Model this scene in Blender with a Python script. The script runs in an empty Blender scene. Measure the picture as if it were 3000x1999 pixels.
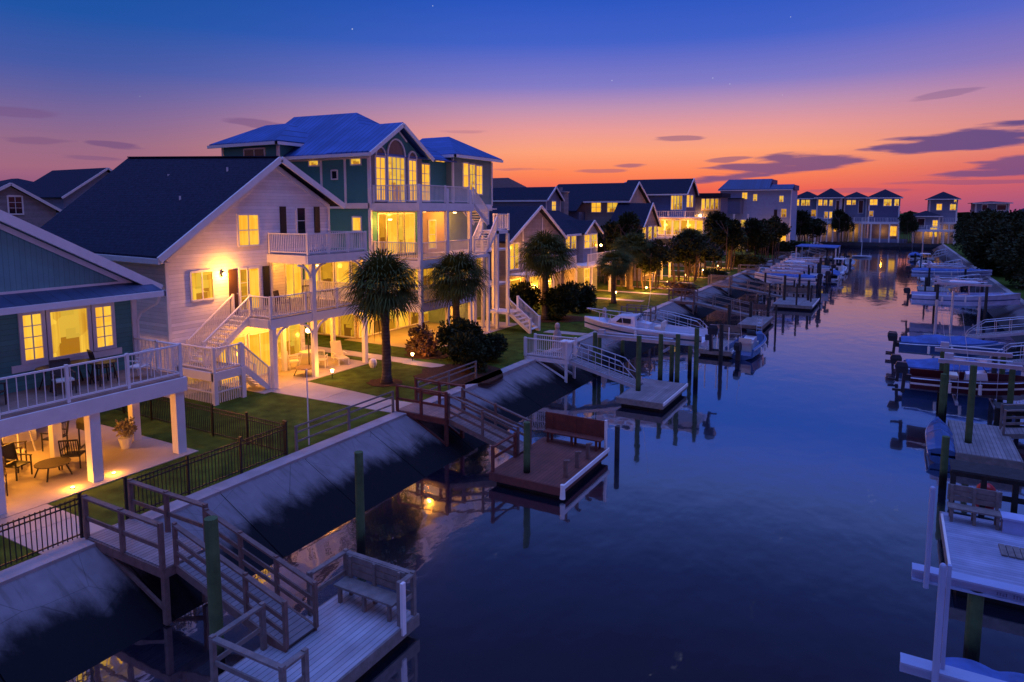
import bpy, bmesh, math, random
from mathutils import Vector, Matrix
S = bpy.context.scene
COL = S.collection
R = math.radians

# ---------------------------------------------------------------- camera
cam = bpy.data.cameras.new('camera')
camo = bpy.data.objects.new('camera', cam); COL.objects.link(camo)
cam.sensor_width = 36.0
cam.lens = 23.76
cam.shift_y = -0.057
cam.clip_end = 6000
camo.location = (0, 0, 9.9)
camo.rotation_euler = (R(90 - 6.17), 0, R(29.4))
S.camera = camo

# ---------------------------------------------------------------- view
S.view_settings.view_transform = 'Standard'
S.view_settings.look = 'None'
S.view_settings.exposure = 0.0
S.view_settings.gamma = 1.0
S.cycles.use_denoising = True
S.cycles.max_bounces = 8
S.cycles.diffuse_bounces = 3
S.cycles.glossy_bounces = 4
S.cycles.transparent_max_bounces = 8
S.cycles.sample_clamp_indirect = 4.0

def lin(r, g, b):
    f = lambda c: (c / 255 / 12.92) if c / 255 <= 0.04045 else ((c / 255 + 0.055) / 1.055) ** 2.4
    return (f(r), f(g), f(b), 1.0)

# ---------------------------------------------------------------- world: dusk sky as a function of direction
W = bpy.data.worlds.new('World'); S.world = W; W.use_nodes = True
nt = W.node_tree; nt.nodes.clear()
def N(t, **k):
    n = nt.nodes.new(t)
    for a, b in k.items(): setattr(n, a, b)
    return n
def L(a, b): nt.links.new(a, b)
def mth(op, a, b=None, c=None, clamp=False):
    n = N('ShaderNodeMath', operation=op, use_clamp=clamp)
    for i, v in enumerate((a, b, c)):
        if v is None: continue
        if isinstance(v, (int, float)): n.inputs[i].default_value = v
        else: L(v, n.inputs[i])
    return n.outputs[0]
tc = N('ShaderNodeTexCoord'); sep = N('ShaderNodeSeparateXYZ'); L(tc.outputs['Generated'], sep.inputs[0])
dx, dy, dz = sep.outputs
def ramp(stops):
    r = N('ShaderNodeValToRGB'); cr = r.color_ramp
    while len(cr.elements) > 1: cr.elements.remove(cr.elements[-1])
    cr.elements[0].position = stops[0][0]; cr.elements[0].color = stops[0][1]
    for p, c in stops[1:]:
        e = cr.elements.new(p); e.color = c
    return r
Z1 = lin(126, 152, 246); Z2 = lin(136, 160, 246)
zc = mth('MAXIMUM', dz, 0.0)
def sk(cols, hi):
    zs = (0, .028, .052, .083, .113, .143, .173, .23, .285)
    return ramp([(z, lin(*c)) for z, c in zip(zs, cols)] + list(hi))
HI = [(.33, lin(68, 94, 194)), (.375, lin(70, 92, 168)), (.42, lin(48, 66, 130)), (.48, lin(31, 42, 92)), (.57, lin(24, 27, 60)), (.71, lin(20, 22, 52))]
core = sk([(205, 86, 90), (240, 102, 82), (255, 134, 88), (254, 162, 122), (234, 156, 152), (192, 146, 178), (132, 124, 198), (68, 98, 200), (44, 86, 192)], HI)
left = sk([(120, 76, 120), (145, 86, 125), (162, 104, 128), (150, 106, 136), (126, 102, 150), (98, 96, 160), (70, 90, 166), (34, 84, 166), (22, 78, 160)], HI)
right = sk([(150, 82, 130), (190, 92, 116), (215, 104, 106), (226, 134, 124), (206, 138, 146), (182, 132, 168), (142, 120, 184), (90, 104, 198), (50, 88, 192)], HI)
for r in (core, left, right): L(zc, r.inputs[0])
az = mth('ARCTAN2', dx, dy)                      # 0 = +Y, positive towards +X
AC = R(-19)
def sstep(x, a, b):
    m = N('ShaderNodeMapRange', interpolation_type='SMOOTHSTEP'); L(x, m.inputs[0])
    m.inputs[1].default_value = a; m.inputs[2].default_value = b; return m.outputs[0]
ml = sstep(mth('SUBTRACT', AC, az), R(6), R(44))
mr = sstep(mth('SUBTRACT', az, AC), R(8), R(32))
def mixc(f, a, b):
    n = N('ShaderNodeMix', data_type='RGBA')
    if isinstance(f, float): n.inputs[0].default_value = f
    else: L(f, n.inputs[0])
    for i, v in ((6, a), (7, b)):
        if isinstance(v, tuple): n.inputs[i].default_value = v
        else: L(v, n.inputs[i])
    return n.outputs[2]
sky = mixc(mr, mixc(ml, core.outputs[0], left.outputs[0]), right.outputs[0])
# dusk cloud bars: soft, ragged ellipses in (azimuth, elevation)
noi = N('ShaderNodeTexNoise'); noi.inputs['Scale'].default_value = 9; noi.inputs['Detail'].default_value = 6
mp = N('ShaderNodeMapping'); mp.inputs['Scale'].default_value = (1, 1, 9); L(tc.outputs['Generated'], mp.inputs[0]); L(mp.outputs[0], noi.inputs[0])
nz = mth('SUBTRACT', noi.outputs[0], 0.5)
el = mth('ARCSINE', dz)
CL = [  # az, el, half width, half height, tilt (along the bar), strength (degrees)
    (4.5, 4.85, 7.5, .62, .085, .95), (-8.0, 3.4, 6.3, .62, .11, .88), (8.2, 3.1, 5.0, .62, .10, .8), (-15.75, 5.66, 2.0, .2, 0, .55),
    (-19.7, 3.64, 1.6, .2, 0, .6), (-22.4, 3.2, 2.4, .16, 0, .45), (-12.0, 3.95, 1.6, .2, .05, .6), (2.5, 8.0, 1.9, .22, .12, .35),
    (-58.9, 4.55, 2.2, .2, -.05, .65), (-50, 6.6, 2.4, .32, -.1, .5), (-65, 6.5, 2.6, .26, 0, .4), (-64.2, 4.7, 2.2, .2, 0, .4),
    (-61.3, 3.65, 1.8, .14, 0, .4), (4.0, 1.9, 5.0, .14, 0, .4), (-2.5, 1.4, 4, .16, 0, .35), (-28.5, 3.3, 3.4, .16, 0, .4), (-33.5, 6.4, 3, .16, 0, .25), (-16.5, 2.4, 2.6, .12, 0, .35)]
msk = None
for a0, e0, w, h, tl, st in CL:
    u = mth('SUBTRACT', az, R(a0))
    v = mth('SUBTRACT', mth('SUBTRACT', el, R(e0)), mth('MULTIPLY', u, tl))
    d = mth('ADD', mth('POWER', mth('ABSOLUTE', mth('DIVIDE', u, R(w * 1.08))), 1.6), mth('POWER', mth('DIVIDE', v, R(h * 1.3)), 2))
    d = mth('ADD', d, mth('MULTIPLY', nz, 4.2))
    m = N('ShaderNodeMapRange', interpolation_type='SMOOTHSTEP'); L(d, m.inputs[0])
    m.inputs[1].default_value = 1.15; m.inputs[2].default_value = .45; m.inputs[3].default_value = 0; m.inputs[4].default_value = st
    msk = m.outputs[0] if msk is None else mth('MAXIMUM', msk, m.outputs[0])
sky = mixc(msk, sky, mixc(mr, lin(112, 78, 126), lin(92, 74, 132)))
# a few stars
vor = N('ShaderNodeTexVoronoi'); vor.inputs['Scale'].default_value = 40; L(tc.outputs['Generated'], vor.inputs['Vector'])
star = mth('MULTIPLY', mth('LESS_THAN', vor.outputs['Distance'], .03), sstep(dz, .1, .26))
sepc = N('ShaderNodeSeparateColor'); L(vor.outputs['Color'], sepc.inputs[0])
star = mth('MULTIPLY', star, mth('GREATER_THAN', sepc.outputs[0], .35))
sky = mixc(mth('MULTIPLY', star, .75), sky, (.8, .85, 1, 1))
sky = mixc(sstep(dz, .71, .86), sky, (.50, .74, 2.5, 1))     # bright blue dome high overhead
bg = N('ShaderNodeBackground'); L(sky, bg.inputs[0]); bg.inputs[1].default_value = 1.0
# below the horizon the world is dark ground
ou = N('ShaderNodeOutputWorld'); L(bg.outputs[0], ou.inputs[0])

# ---------------------------------------------------------------- materials
MATS = {}
def mk(name, col, rough=.6, metal=0.0, var=.12, vs=2.5, lines=None, bump=.0, bs=30, emit=None, es=1.0, sample=True, dirt=None, spec=None, var2=None, streak=False):
    m = bpy.data.materials.new(name); m.use_nodes = True
    t = m.node_tree; b = t.nodes['Principled BSDF']
    def n_(ty, **k):
        n = t.nodes.new(ty)
        for a, q in k.items(): setattr(n, a, q)
        return n
    def m_(op, a, c=None, d=None):
        n = n_('ShaderNodeMath', operation=op)
        for i, v in enumerate((a, c, d)):
            if v is None: continue
            if isinstance(v, (int, float)): n.inputs[i].default_value = v
            else: t.links.new(v, n.inputs[i])
        return n.outputs[0]
    def mixn(f, a, c):
        n = n_('ShaderNodeMix', data_type='RGBA')
        if isinstance(f, (int, float)): n.inputs[0].default_value = f
        else: t.links.new(f, n.inputs[0])
        for i, v in ((6, a), (7, c)):
            if isinstance(v, tuple): n.inputs[i].default_value = v
            else: t.links.new(v, n.inputs[i])
        return n.outputs[2]
    co = n_('ShaderNodeTexCoord').outputs['Object']
    n1 = n_('ShaderNodeTexNoise'); n1.inputs['Scale'].default_value = vs; n1.inputs['Detail'].default_value = 5; t.links.new(co, n1.inputs[0])
    f = n_('ShaderNodeMapRange'); t.links.new(n1.outputs[0], f.inputs[0]); f.inputs[1].default_value = .3; f.inputs[2].default_value = .7
    c0 = tuple(x * (1 - var) for x in col[:3]) + (1,); c1 = var2 or tuple(min(1, x * (1 + var)) for x in col[:3]) + (1,)
    c = mixn(f.outputs[0], c0, c1)
    h = None
    if lines:
        for ax, per, wid, dark, hb in lines:
            sp = n_('ShaderNodeSeparateXYZ'); t.links.new(co, sp.inputs[0])
            x = sp.outputs['XYZ'.index(ax)]
            q = m_('DIVIDE', x, per)
            fr = m_('FRACT', q)
            g = m_('LESS_THAN', fr, wid)
            # each board slightly its own tone
            wn = n_('ShaderNodeTexWhiteNoise', noise_dimensions='1D'); t.links.new(m_('FLOOR', q), wn.inputs['W'])
            tone = m_('ADD', m_('MULTIPLY', wn.outputs[0], .22 if dark > .3 else .06), .89 if dark > .3 else .97)
            cc = n_('ShaderNodeMix', data_type='RGBA', blend_type='MULTIPLY'); cc.inputs[0].default_value = 1
            t.links.new(c, cc.inputs[6]); cb = n_('ShaderNodeCombineColor')
            for i in range(3): t.links.new(tone, cb.inputs[i])
            t.links.new(cb.outputs[0], cc.inputs[7]); c = cc.outputs[2]
            c = mixn(m_('MULTIPLY', g, dark), c, (col[0] * .15, col[1] * .15, col[2] * .15, 1))
            hh = m_('MULTIPLY', m_('SUBTRACT', 1, g) if hb > 0 else m_('SUBTRACT', 1, fr), abs(hb))
            h = hh if h is None else m_('ADD', h, hh)
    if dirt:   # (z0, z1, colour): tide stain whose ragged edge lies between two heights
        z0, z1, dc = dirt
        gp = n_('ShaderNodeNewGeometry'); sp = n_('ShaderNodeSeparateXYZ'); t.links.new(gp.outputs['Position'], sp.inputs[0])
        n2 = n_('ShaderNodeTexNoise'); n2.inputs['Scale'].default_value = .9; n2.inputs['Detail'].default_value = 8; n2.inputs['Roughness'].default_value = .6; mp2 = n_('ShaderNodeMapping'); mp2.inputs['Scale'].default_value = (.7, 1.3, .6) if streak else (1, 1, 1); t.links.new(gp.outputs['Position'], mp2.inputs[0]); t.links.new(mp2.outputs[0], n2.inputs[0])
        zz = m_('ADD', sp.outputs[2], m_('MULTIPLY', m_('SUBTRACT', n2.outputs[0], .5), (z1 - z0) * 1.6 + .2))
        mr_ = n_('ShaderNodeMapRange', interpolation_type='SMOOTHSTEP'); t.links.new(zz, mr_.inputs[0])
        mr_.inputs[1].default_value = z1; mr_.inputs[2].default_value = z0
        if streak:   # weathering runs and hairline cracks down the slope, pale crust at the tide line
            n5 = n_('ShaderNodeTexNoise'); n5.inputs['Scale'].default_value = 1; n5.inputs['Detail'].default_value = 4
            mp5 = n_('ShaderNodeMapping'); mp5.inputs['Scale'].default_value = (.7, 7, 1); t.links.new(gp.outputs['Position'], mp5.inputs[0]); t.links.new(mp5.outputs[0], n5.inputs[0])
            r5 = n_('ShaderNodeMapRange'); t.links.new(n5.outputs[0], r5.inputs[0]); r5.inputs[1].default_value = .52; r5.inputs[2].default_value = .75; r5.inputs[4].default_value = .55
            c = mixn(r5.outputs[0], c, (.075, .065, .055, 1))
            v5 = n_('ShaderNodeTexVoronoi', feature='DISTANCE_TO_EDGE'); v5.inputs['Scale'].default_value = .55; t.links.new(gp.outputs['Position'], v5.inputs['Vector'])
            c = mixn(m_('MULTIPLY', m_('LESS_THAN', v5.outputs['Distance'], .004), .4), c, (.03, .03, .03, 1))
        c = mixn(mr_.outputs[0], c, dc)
    t.links.new(c, b.inputs['Base Color'])
    b.inputs['Roughness'].default_value = rough; b.inputs['Metallic'].default_value = metal
    if spec is not None: b.inputs['Specular IOR Level'].default_value = spec
    if bump or h is not None:
        n3 = n_('ShaderNodeTexNoise'); n3.inputs['Scale'].default_value = bs; n3.inputs['Detail'].default_value = 4; t.links.new(co, n3.inputs[0])
        hs = m_('MULTIPLY', n3.outputs[0], bump)
        if h is not None: hs = m_('ADD', hs, h)
        bp = n_('ShaderNodeBump'); bp.inputs['Strength'].default_value = .6; bp.inputs['Distance'].default_value = .03
        t.links.new(hs, bp.inputs['Height']); t.links.new(bp.outputs[0], b.inputs['Normal'])
    if emit:
        b.inputs['Emission Color'].default_value = emit; b.inputs['Emission Strength'].default_value = es
    if not sample: m.cycles.emission_sampling = 'NONE'
    MATS[name] = m
    return m
def lit_mat(name, ca, cb, es, folds=7.0, fold_amt=.5, sample=False, room=False):
    """a lamplit room or drawn curtain seen through a window pane"""
    m = bpy.data.materials.new(name); m.use_nodes = True
    t = m.node_tree; b = t.nodes['Principled BSDF']; ln = t.links.new
    co = t.nodes.new('ShaderNodeTexCoord').outputs['Object']
    sp = t.nodes.new('ShaderNodeSeparateXYZ'); ln(co, sp.inputs[0])
    ad = t.nodes.new('ShaderNodeMath'); ad.operation = 'ADD'; ln(sp.outputs[0], ad.inputs[0]); ln(sp.outputs[1], ad.inputs[1])
    cb_ = t.nodes.new('ShaderNodeCombineXYZ'); ln(ad.outputs[0], cb_.inputs[0]); ln(sp.outputs[2], cb_.inputs[2])
    mpn = t.nodes.new('ShaderNodeMapping'); mpn.inputs['Scale'].default_value = (folds, 1, .35); ln(cb_.outputs[0], mpn.inputs[0])
    n1 = t.nodes.new('ShaderNodeTexNoise'); n1.inputs['Scale'].default_value = 1; n1.inputs['Detail'].default_value = 3; ln(mpn.outputs[0], n1.inputs[0])
    mpb = t.nodes.new('ShaderNodeMapping'); mpb.inputs['Scale'].default_value = (1.3, 1, 1.5); ln(cb_.outputs[0], mpb.inputs[0])
    n2 = t.nodes.new('ShaderNodeTexVoronoi'); n2.feature = 'F1'; n2.distance = 'CHEBYCHEV'; n2.inputs['Scale'].default_value = 1.2; ln(mpb.outputs[0], n2.inputs[0])
    sc = t.nodes.new('ShaderNodeSeparateColor'); ln(n2.outputs['Color'], sc.inputs[0])
    ma = t.nodes.new('ShaderNodeMapRange'); ln(n1.outputs[0], ma.inputs[0]); ma.inputs[1].default_value = .35; ma.inputs[2].default_value = .65
    mx = t.nodes.new('ShaderNodeMix'); mx.data_type = 'FLOAT'; mx.inputs[0].default_value = 1 - fold_amt; ln(ma.outputs[0], mx.inputs[2]); ln(sc.outputs[0], mx.inputs[3])
    mc = t.nodes.new('ShaderNodeMix'); mc.data_type = 'RGBA'; ln(mx.outputs[0], mc.inputs[0]); mc.inputs[6].default_value = cb; mc.inputs[7].default_value = ca
    out = mc.outputs[2]
    if room:      # open curtains: bright folds at both sides, dimmer room with furniture line and a ceiling wash between them
        def q(op, a, c=None):
            n = t.nodes.new('ShaderNodeMath'); n.operation = op
            for i, v in enumerate((a, c)):
                if v is None: continue
                if isinstance(v, (int, float)): n.inputs[i].default_value = v
                else: ln(v, n.inputs[i])
            return n.outputs[0]
        gn = t.nodes.new('ShaderNodeTexCoord'); gs = t.nodes.new('ShaderNodeSeparateXYZ'); ln(gn.outputs['Generated'], gs.inputs[0])
        ns = t.nodes.new('ShaderNodeSeparateXYZ'); ln(gn.outputs['Normal'], ns.inputs[0])
        fx = q('GREATER_THAN', q('ABSOLUTE', ns.outputs[0]), .5)
        u = q('ADD', q('MULTIPLY', gs.outputs[1], fx), q('MULTIPLY', gs.outputs[0], q('SUBTRACT', 1.0, fx)))
        off = q('MULTIPLY', q('SUBTRACT', sc.outputs[1], .5), .12)
        side = q('GREATER_THAN', q('ABSOLUTE', q('SUBTRACT', u, q('ADD', .5, off))), .27)
        low = q('LESS_THAN', gs.outputs[2], q('ADD', .22, q('MULTIPLY', sc.outputs[2], .22)))
        rm = t.nodes.new('ShaderNodeMix'); rm.data_type = 'RGBA'; ln(low, rm.inputs[0])
        zr_ = t.nodes.new('ShaderNodeMix'); zr_.data_type = 'RGBA'; ln(sc.outputs[0], zr_.inputs[0]); zr_.inputs[6].default_value = tuple(.62 * v for v in ca[:3]) + (1,); zr_.inputs[7].default_value = tuple(.85 * v for v in ca[:3]) + (1,)
        ln(zr_.outputs[2], rm.inputs[6]); rm.inputs[7].default_value = tuple(.8 * v for v in cb[:3]) + (1,)
        fm_ = t.nodes.new('ShaderNodeMix'); fm_.data_type = 'RGBA'; ln(side, fm_.inputs[0]); ln(rm.outputs[2], fm_.inputs[6]); ln(out, fm_.inputs[7]); out = fm_.outputs[2]
    ln(out, b.inputs['Emission Color']); b.inputs['Emission Strength'].default_value = es
    b.inputs['Base Color'].default_value = (.03, .02, .01, 1); b.inputs['Roughness'].default_value = .12
    if not sample: m.cycles.emission_sampling = 'NONE'
    MATS[name] = m; return m
LIT = lit_mat('lit_curtain', (1.0, .60, .06, 1), (.95, .36, .01, 1), 1.08)
LITROOM = lit_mat('lit_room', (1.0, .60, .055, 1), (.5, .20, .008, 1), 1.05, 7.0, .5, room=True)
LITDIM = lit_mat('lit_dim_room', (.85, .40, .02, 1), (.22, .08, .006, 1), .9, 6.0, .5, room=True)
DARKG = mk('dark_glass', (.012, .014, .022, 1), .08, var=0)
TRIM = mk('white_trim', (.78, .76, .74, 1), .45, var=.05)
SIDW = mk('white_lap_siding', (.80, .77, .76, 1), .55, var=.05, lines=[('Z', .17, .09, .35, -.5)])
SIDT = mk('teal_lap_siding', (.075, .27, .25, 1), .6, var=.07, lines=[('Z', .17, .08, .4, -.5)])
SIDTB = mk('teal_board_batten', (.13, .33, .34, 1), .6, var=.07, lines=[('Y', .16, .12, .3, .5)])
SIDTP = mk('teal_panel', (.05, .24, .23, 1), .65, var=.05)
SIDG = mk('grey_shingle_siding', (.27, .24, .25, 1), .7, var=.15, lines=[('Z', .15, .1, .35, -.5)])
SIDB = mk('slate_blue_siding', (.20, .24, .34, 1), .65, var=.08, lines=[('Z', .2, .08, .3, -.5)])
SIDN = mk('navy_siding', (.10, .12, .22, 1), .65, var=.08, lines=[('Z', .2, .08, .3, -.5)])
SIDK = mk('khaki_siding', (.36, .31, .27, 1), .65, var=.08, lines=[('Z', .2, .08, .3, -.5)])
SHIN = mk('dark_shingle_roof', (.020, .024, .045, 1), .9, var=.3, vs=7, bump=.5, bs=24, lines=[('Z', .12, .12, .3, -.35)], spec=.15)
SHIR = mk('brown_shingle_roof', (.12, .07, .065, 1), .9, var=.3, vs=6, bump=.5, bs=24, spec=.2)
METX = mk('blue_standing_seam_x', (.05, .14, .42, 1), .42, .35, var=.18, vs=.8, lines=[('X', .42, .14, .7, .9)])
METY = mk('blue_standing_seam_y', (.05, .14, .42, 1), .38, .35, var=.1, vs=1.2, lines=[('Y', .42, .1, .45, .8)])
METD = mk('dark_blue_standing_seam', (.05, .085, .16, 1), .45, .3, var=.1, lines=[('Y', .42, .08, .5, .8)])
DECKX = mk('grey_deck_boards_x', (.20, .205, .23, 1), .75, var=.25, vs=1.7, lines=[('Y', .14, .12, .85, .8)], bump=.25, bs=18)
DECKY = mk('grey_deck_boards_y', (.205, .195, .205, 1), .75, var=.25, vs=1.7, lines=[('X', .14, .12, .85, .8)], bump=.25, bs=18)
DECKR = mk('red_brown_deck_boards', (.13, .042, .03, 1), .7, var=.25, vs=1.7, lines=[('X', .14, .12, .85, .8)], bump=.25, bs=18)
WOODG = mk('weathered_grey_wood', (.175, .155, .145, 1), .8, var=.25, vs=5, bump=.5, bs=25)
WOODB = mk('weathered_brown_wood', (.16, .105, .09, 1), .8, var=.25, vs=5, bump=.5, bs=25)
WOODR = mk('red_stained_wood', (.12, .03, .022, 1), .7, var=.2, vs=5, bump=.3, bs=25)
PILE = mk('treated_green_piling', (.07, .12, .05, 1), .85, var=.25, vs=3, bump=.8, bs=14, dirt=(.35, 1.0, (.006, .007, .006, 1)), spec=.2)
PILD = mk('dark_wet_timber', (.022, .025, .026, 1), .8, var=.3, vs=4, bump=.6, bs=14, dirt=(.2, .6, (.008, .009, .010, 1)))
CONC = mk('patio_concrete', (.38, .33, .28, 1), .75, var=.13, vs=.9, bump=.15, bs=30)
CAPC = mk('seawall_cap_concrete', (.33, .30, .30, 1), .8, var=.2, vs=1.4, bump=.25, bs=20)
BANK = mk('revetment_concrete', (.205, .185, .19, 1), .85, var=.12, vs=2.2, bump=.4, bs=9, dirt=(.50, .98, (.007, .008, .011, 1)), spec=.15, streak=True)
BANK2 = mk('far_bulkhead', (.05, .05, .06, 1), .85, var=.3, vs=.8, bump=.3, bs=9, dirt=(.3, .8, (.012, .014, .02, 1)))
GRASS = mk('lawn_grass', (.048, .085, .010, 1), .95, var=.5, vs=1.6, bump=1.0, bs=45, spec=.1)
MULCH = mk('mulch', (.06, .03, .02, 1), .95, var=.4, vs=8, bump=1, bs=40, spec=.1)
BLACK = mk('black_metal', (.012, .012, .015, 1), .45, .2, var=.1)
WICK = mk('dark_wicker', (.05, .035, .03, 1), .7, var=.3, vs=30, bump=.6, bs=60)
CUSH = mk('pale_cushion', (.62, .58, .5, 1), .85, var=.1)
WHITEP = mk('white_plastic', (.72, .72, .72, 1), .4, var=.06)
GEL = mk('white_gelcoat', (.62, .66, .74, 1), .22, var=.05)
GELB = mk('blue_gelcoat', (.05, .11, .26, 1), .22, var=.08)
GELR = mk('dark_red_gelcoat', (.06, .005, .01, 1), .3, var=.08)
GELT = mk('teal_hull_stripe', (.02, .08, .14, 1), .3, var=.08)
CANV = mk('blue_canvas', (.055, .12, .34, 1), .85, var=.3, vs=2.2, bump=2.2, bs=3.5)
CANG = mk('grey_canvas', (.15, .165, .22, 1), .85, var=.3, vs=2.2, bump=2.2, bs=3.5)
ALU = mk('aluminium', (.55, .6, .68, 1), .35, .6, var=.1)
MOTR = mk('outboard_black', (.02, .022, .03, 1), .3, var=.1)
RED = mk('red_buoy', (.5, .015, .02, 1), .4, var=.1)
PALMT = mk('palm_trunk', (.11, .085, .065, 1), .95, var=.35, vs=5, bump=1.0, bs=12, lines=[('Z', .16, .22, .45, .6)])
BARK = mk('bark', (.10, .07, .055, 1), .95, var=.35, vs=6, bump=1, bs=14)
def leafm(name, a, b):
    m = mk(name, a, .75, var=0, vs=.9, spec=.2, var2=b)
    p = m.node_tree.nodes['Principled BSDF']
    p.inputs['Subsurface Weight'].default_value = 0
    return m
PALML = leafm('palm_leaf', (.028, .044, .010, 1), (.10, .13, .025, 1))
TREEL = leafm('tree_leaf', (.012, .020, .008, 1), (.042, .058, .015, 1))
SHRUB = leafm('shrub_leaf', (.012, .022, .008, 1), (.035, .055, .014, 1))
FLOWR = leafm('pink_grass_leaf', (.05, .04, .02, 1), (.16, .08, .06, 1))
LAMP = mk('lamp_glow', (1, .8, .5, 1), .5, var=0, emit=(1, .62, .22, 1), es=9.0, sample=False)
BULB = mk('bulb_glow', (1, .8, .5, 1), .5, var=0, emit=(1, .60, .20, 1), es=16.0, sample=False)
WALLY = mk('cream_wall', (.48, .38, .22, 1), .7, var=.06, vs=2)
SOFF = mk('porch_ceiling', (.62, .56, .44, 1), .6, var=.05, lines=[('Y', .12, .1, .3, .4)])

# ---------------------------------------------------------------- mesh helpers
ORG = {}
def org(o): return ORG.get(o.name, Vector((0, 0, 0))) if o else Vector((0, 0, 0))
class MB:
    def __init__(s): s.v = []; s.f = []
    def add(s, vs, fs):
        o = len(s.v); s.v += [tuple(v) for v in vs]; s.f += [tuple(i + o for i in f) for f in fs]; return s
    def box(s, x0, y0, z0, x1, y1, z1):
        x0, x1 = sorted((x0, x1)); y0, y1 = sorted((y0, y1)); z0, z1 = sorted((z0, z1))
        return s.add([(x0, y0, z0), (x1, y0, z0), (x1, y1, z0), (x0, y1, z0), (x0, y0, z1), (x1, y0, z1), (x1, y1, z1), (x0, y1, z1)],
                     [(3, 2, 1, 0), (4, 5, 6, 7), (0, 1, 5, 4), (1, 2, 6, 5), (2, 3, 7, 6), (3, 0, 4, 7)])
    def bar(s, p, q, w, h=None, up=(0, 0, 1)):
        p = Vector(p); q = Vector(q); h = h or w; d = (q - p).normalized(); u = Vector(up)
        if abs(d.dot(u)) > .99: u = Vector((0, 1, 0))
        sd = d.cross(u).normalized() * w / 2; u = sd.cross(d).normalized() * h / 2
        return s.add([p - sd - u, p + sd - u, p + sd + u, p - sd + u, q - sd - u, q + sd - u, q + sd + u, q - sd + u],
                     [(0, 1, 2, 3), (7, 6, 5, 4), (0, 4, 5, 1), (1, 5, 6, 2), (2, 6, 7, 3), (3, 7, 4, 0)])
    def tube(s, p, q, r0, r1=None, n=10, caps=True):
        p = Vector(p); q = Vector(q); r1 = r0 if r1 is None else r1; d = (q - p).normalized()
        u = Vector((0, 0, 1)) if abs(d.z) < .9 else Vector((1, 0, 0))
        a = d.cross(u).normalized(); b = d.cross(a)
        vs = [p + (a * math.cos(2 * math.pi * i / n) + b * math.sin(2 * math.pi * i / n)) * r0 for i in range(n)] + \
             [q + (a * math.cos(2 * math.pi * i / n) + b * math.sin(2 * math.pi * i / n)) * r1 for i in range(n)]
        fs = [(i, (i + 1) % n, n + (i + 1) % n, n + i) for i in range(n)]
        if caps: fs += [tuple(range(n))[::-1], tuple(range(n, 2 * n))]
        return s.add(vs, fs)
    def path(s, pts, r, n=8):
        for a, b in zip(pts, pts[1:]): s.tube(a, b, r, n=n)
        return s
    def prism(s, pts, d):
        d = Vector(d); n = len(pts); pts = [Vector(p) for p in pts]
        return s.add(pts + [p + d for p in pts], [tuple(range(n))[::-1], tuple(range(n, 2 * n))] + [(i, (i + 1) % n, n + (i + 1) % n, n + i) for i in range(n)])
    def loft(s, rings, caps=True):
        o = len(s.v); n = len(rings[0])
        vs = [p for r in rings for p in r]; fs = []
        for k in range(len(rings) - 1):
            for i in range(n): fs.append((k * n + i, k * n + (i + 1) % n, (k + 1) * n + (i + 1) % n, (k + 1) * n + i))
        if caps: fs += [tuple(range(n))[::-1], tuple(range((len(rings) - 1) * n, len(rings) * n))]
        return s.add(vs, fs)
    def ball(s, c, rx, ry=None, rz=None, n=10, m=6):
        ry = ry or rx; rz = rz or rx; c = Vector(c)
        rings = []
        for j in range(m + 1):
            t = math.pi * (j + .02) / (m + .04); rings.append([c + Vector((rx * math.sin(t) * math.cos(2 * math.pi * i / n), ry * math.sin(t) * math.sin(2 * math.pi * i / n), rz * math.cos(t))) for i in range(n)])
        return s.loft(rings)
    def build(s, name, mat, parent=None, smooth=False, local=False, fix=True):
        o0 = Vector((0, 0, 0)) if local else org(parent)
        me = bpy.data.meshes.new(name)
        me.from_pydata([(v[0] - o0.x, v[1] - o0.y, v[2] - o0.z) for v in s.v], [], s.f)
        if fix:
            bm = bmesh.new(); bm.from_mesh(me); bmesh.ops.recalc_face_normals(bm, faces=bm.faces); bm.to_mesh(me); bm.free()
        if smooth: me.polygons.foreach_set('use_smooth', [True] * len(me.polygons))
        me.materials.append(mat); me.update()
        o = bpy.data.objects.new(name, me); COL.objects.link(o)
        if parent is not None: o.parent = parent; ORG[o.name] = o0
        return o
def tag(o, label=None, cat=None, group=None, kind=None):
    if label: o['label'] = label
    if cat: o['category'] = cat
    if group: o['group'] = group
    if kind: o['kind'] = kind
    return o
def thing(name, label, cat, loc=(0, 0, 0), group=None, rz=0):
    o = bpy.data.objects.new(name, None); COL.objects.link(o); o.location = loc; o.rotation_euler = (0, 0, rz); o.empty_display_size = .2
    ORG[o.name] = Vector(loc); return tag(o, label, cat, group)
def dup(root, loc, label, rz=0.0, sc=(1, 1, 1), group=None):
    def cp(o, par):
        c = o.copy(); COL.objects.link(c)
        if par is not None: c.parent = par
        for ch in list(o.children): cp(ch, c)
        return c
    r = cp(root, None); r.location = loc; r.rotation_euler = (0, 0, rz); r.scale = sc; r['label'] = label
    if group: r['group'] = group
    return r
def light(parent, loc, watts, rad=.12, col=(1, .35, .03)):
    watts *= 4.0
    l = bpy.data.lights.new('lamp_light', 'POINT'); l.energy = watts; l.color = col; l.shadow_soft_size = rad
    o = bpy.data.objects.new('lamp_light', l); COL.objects.link(o); o.location = Vector(loc) - org(parent)
    if parent is not None: o.parent = parent
    return o
def struct(mb, name, mat, smooth=False, kind='structure'):
    return tag(mb.build(name, mat, smooth=smooth), kind=kind)

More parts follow.
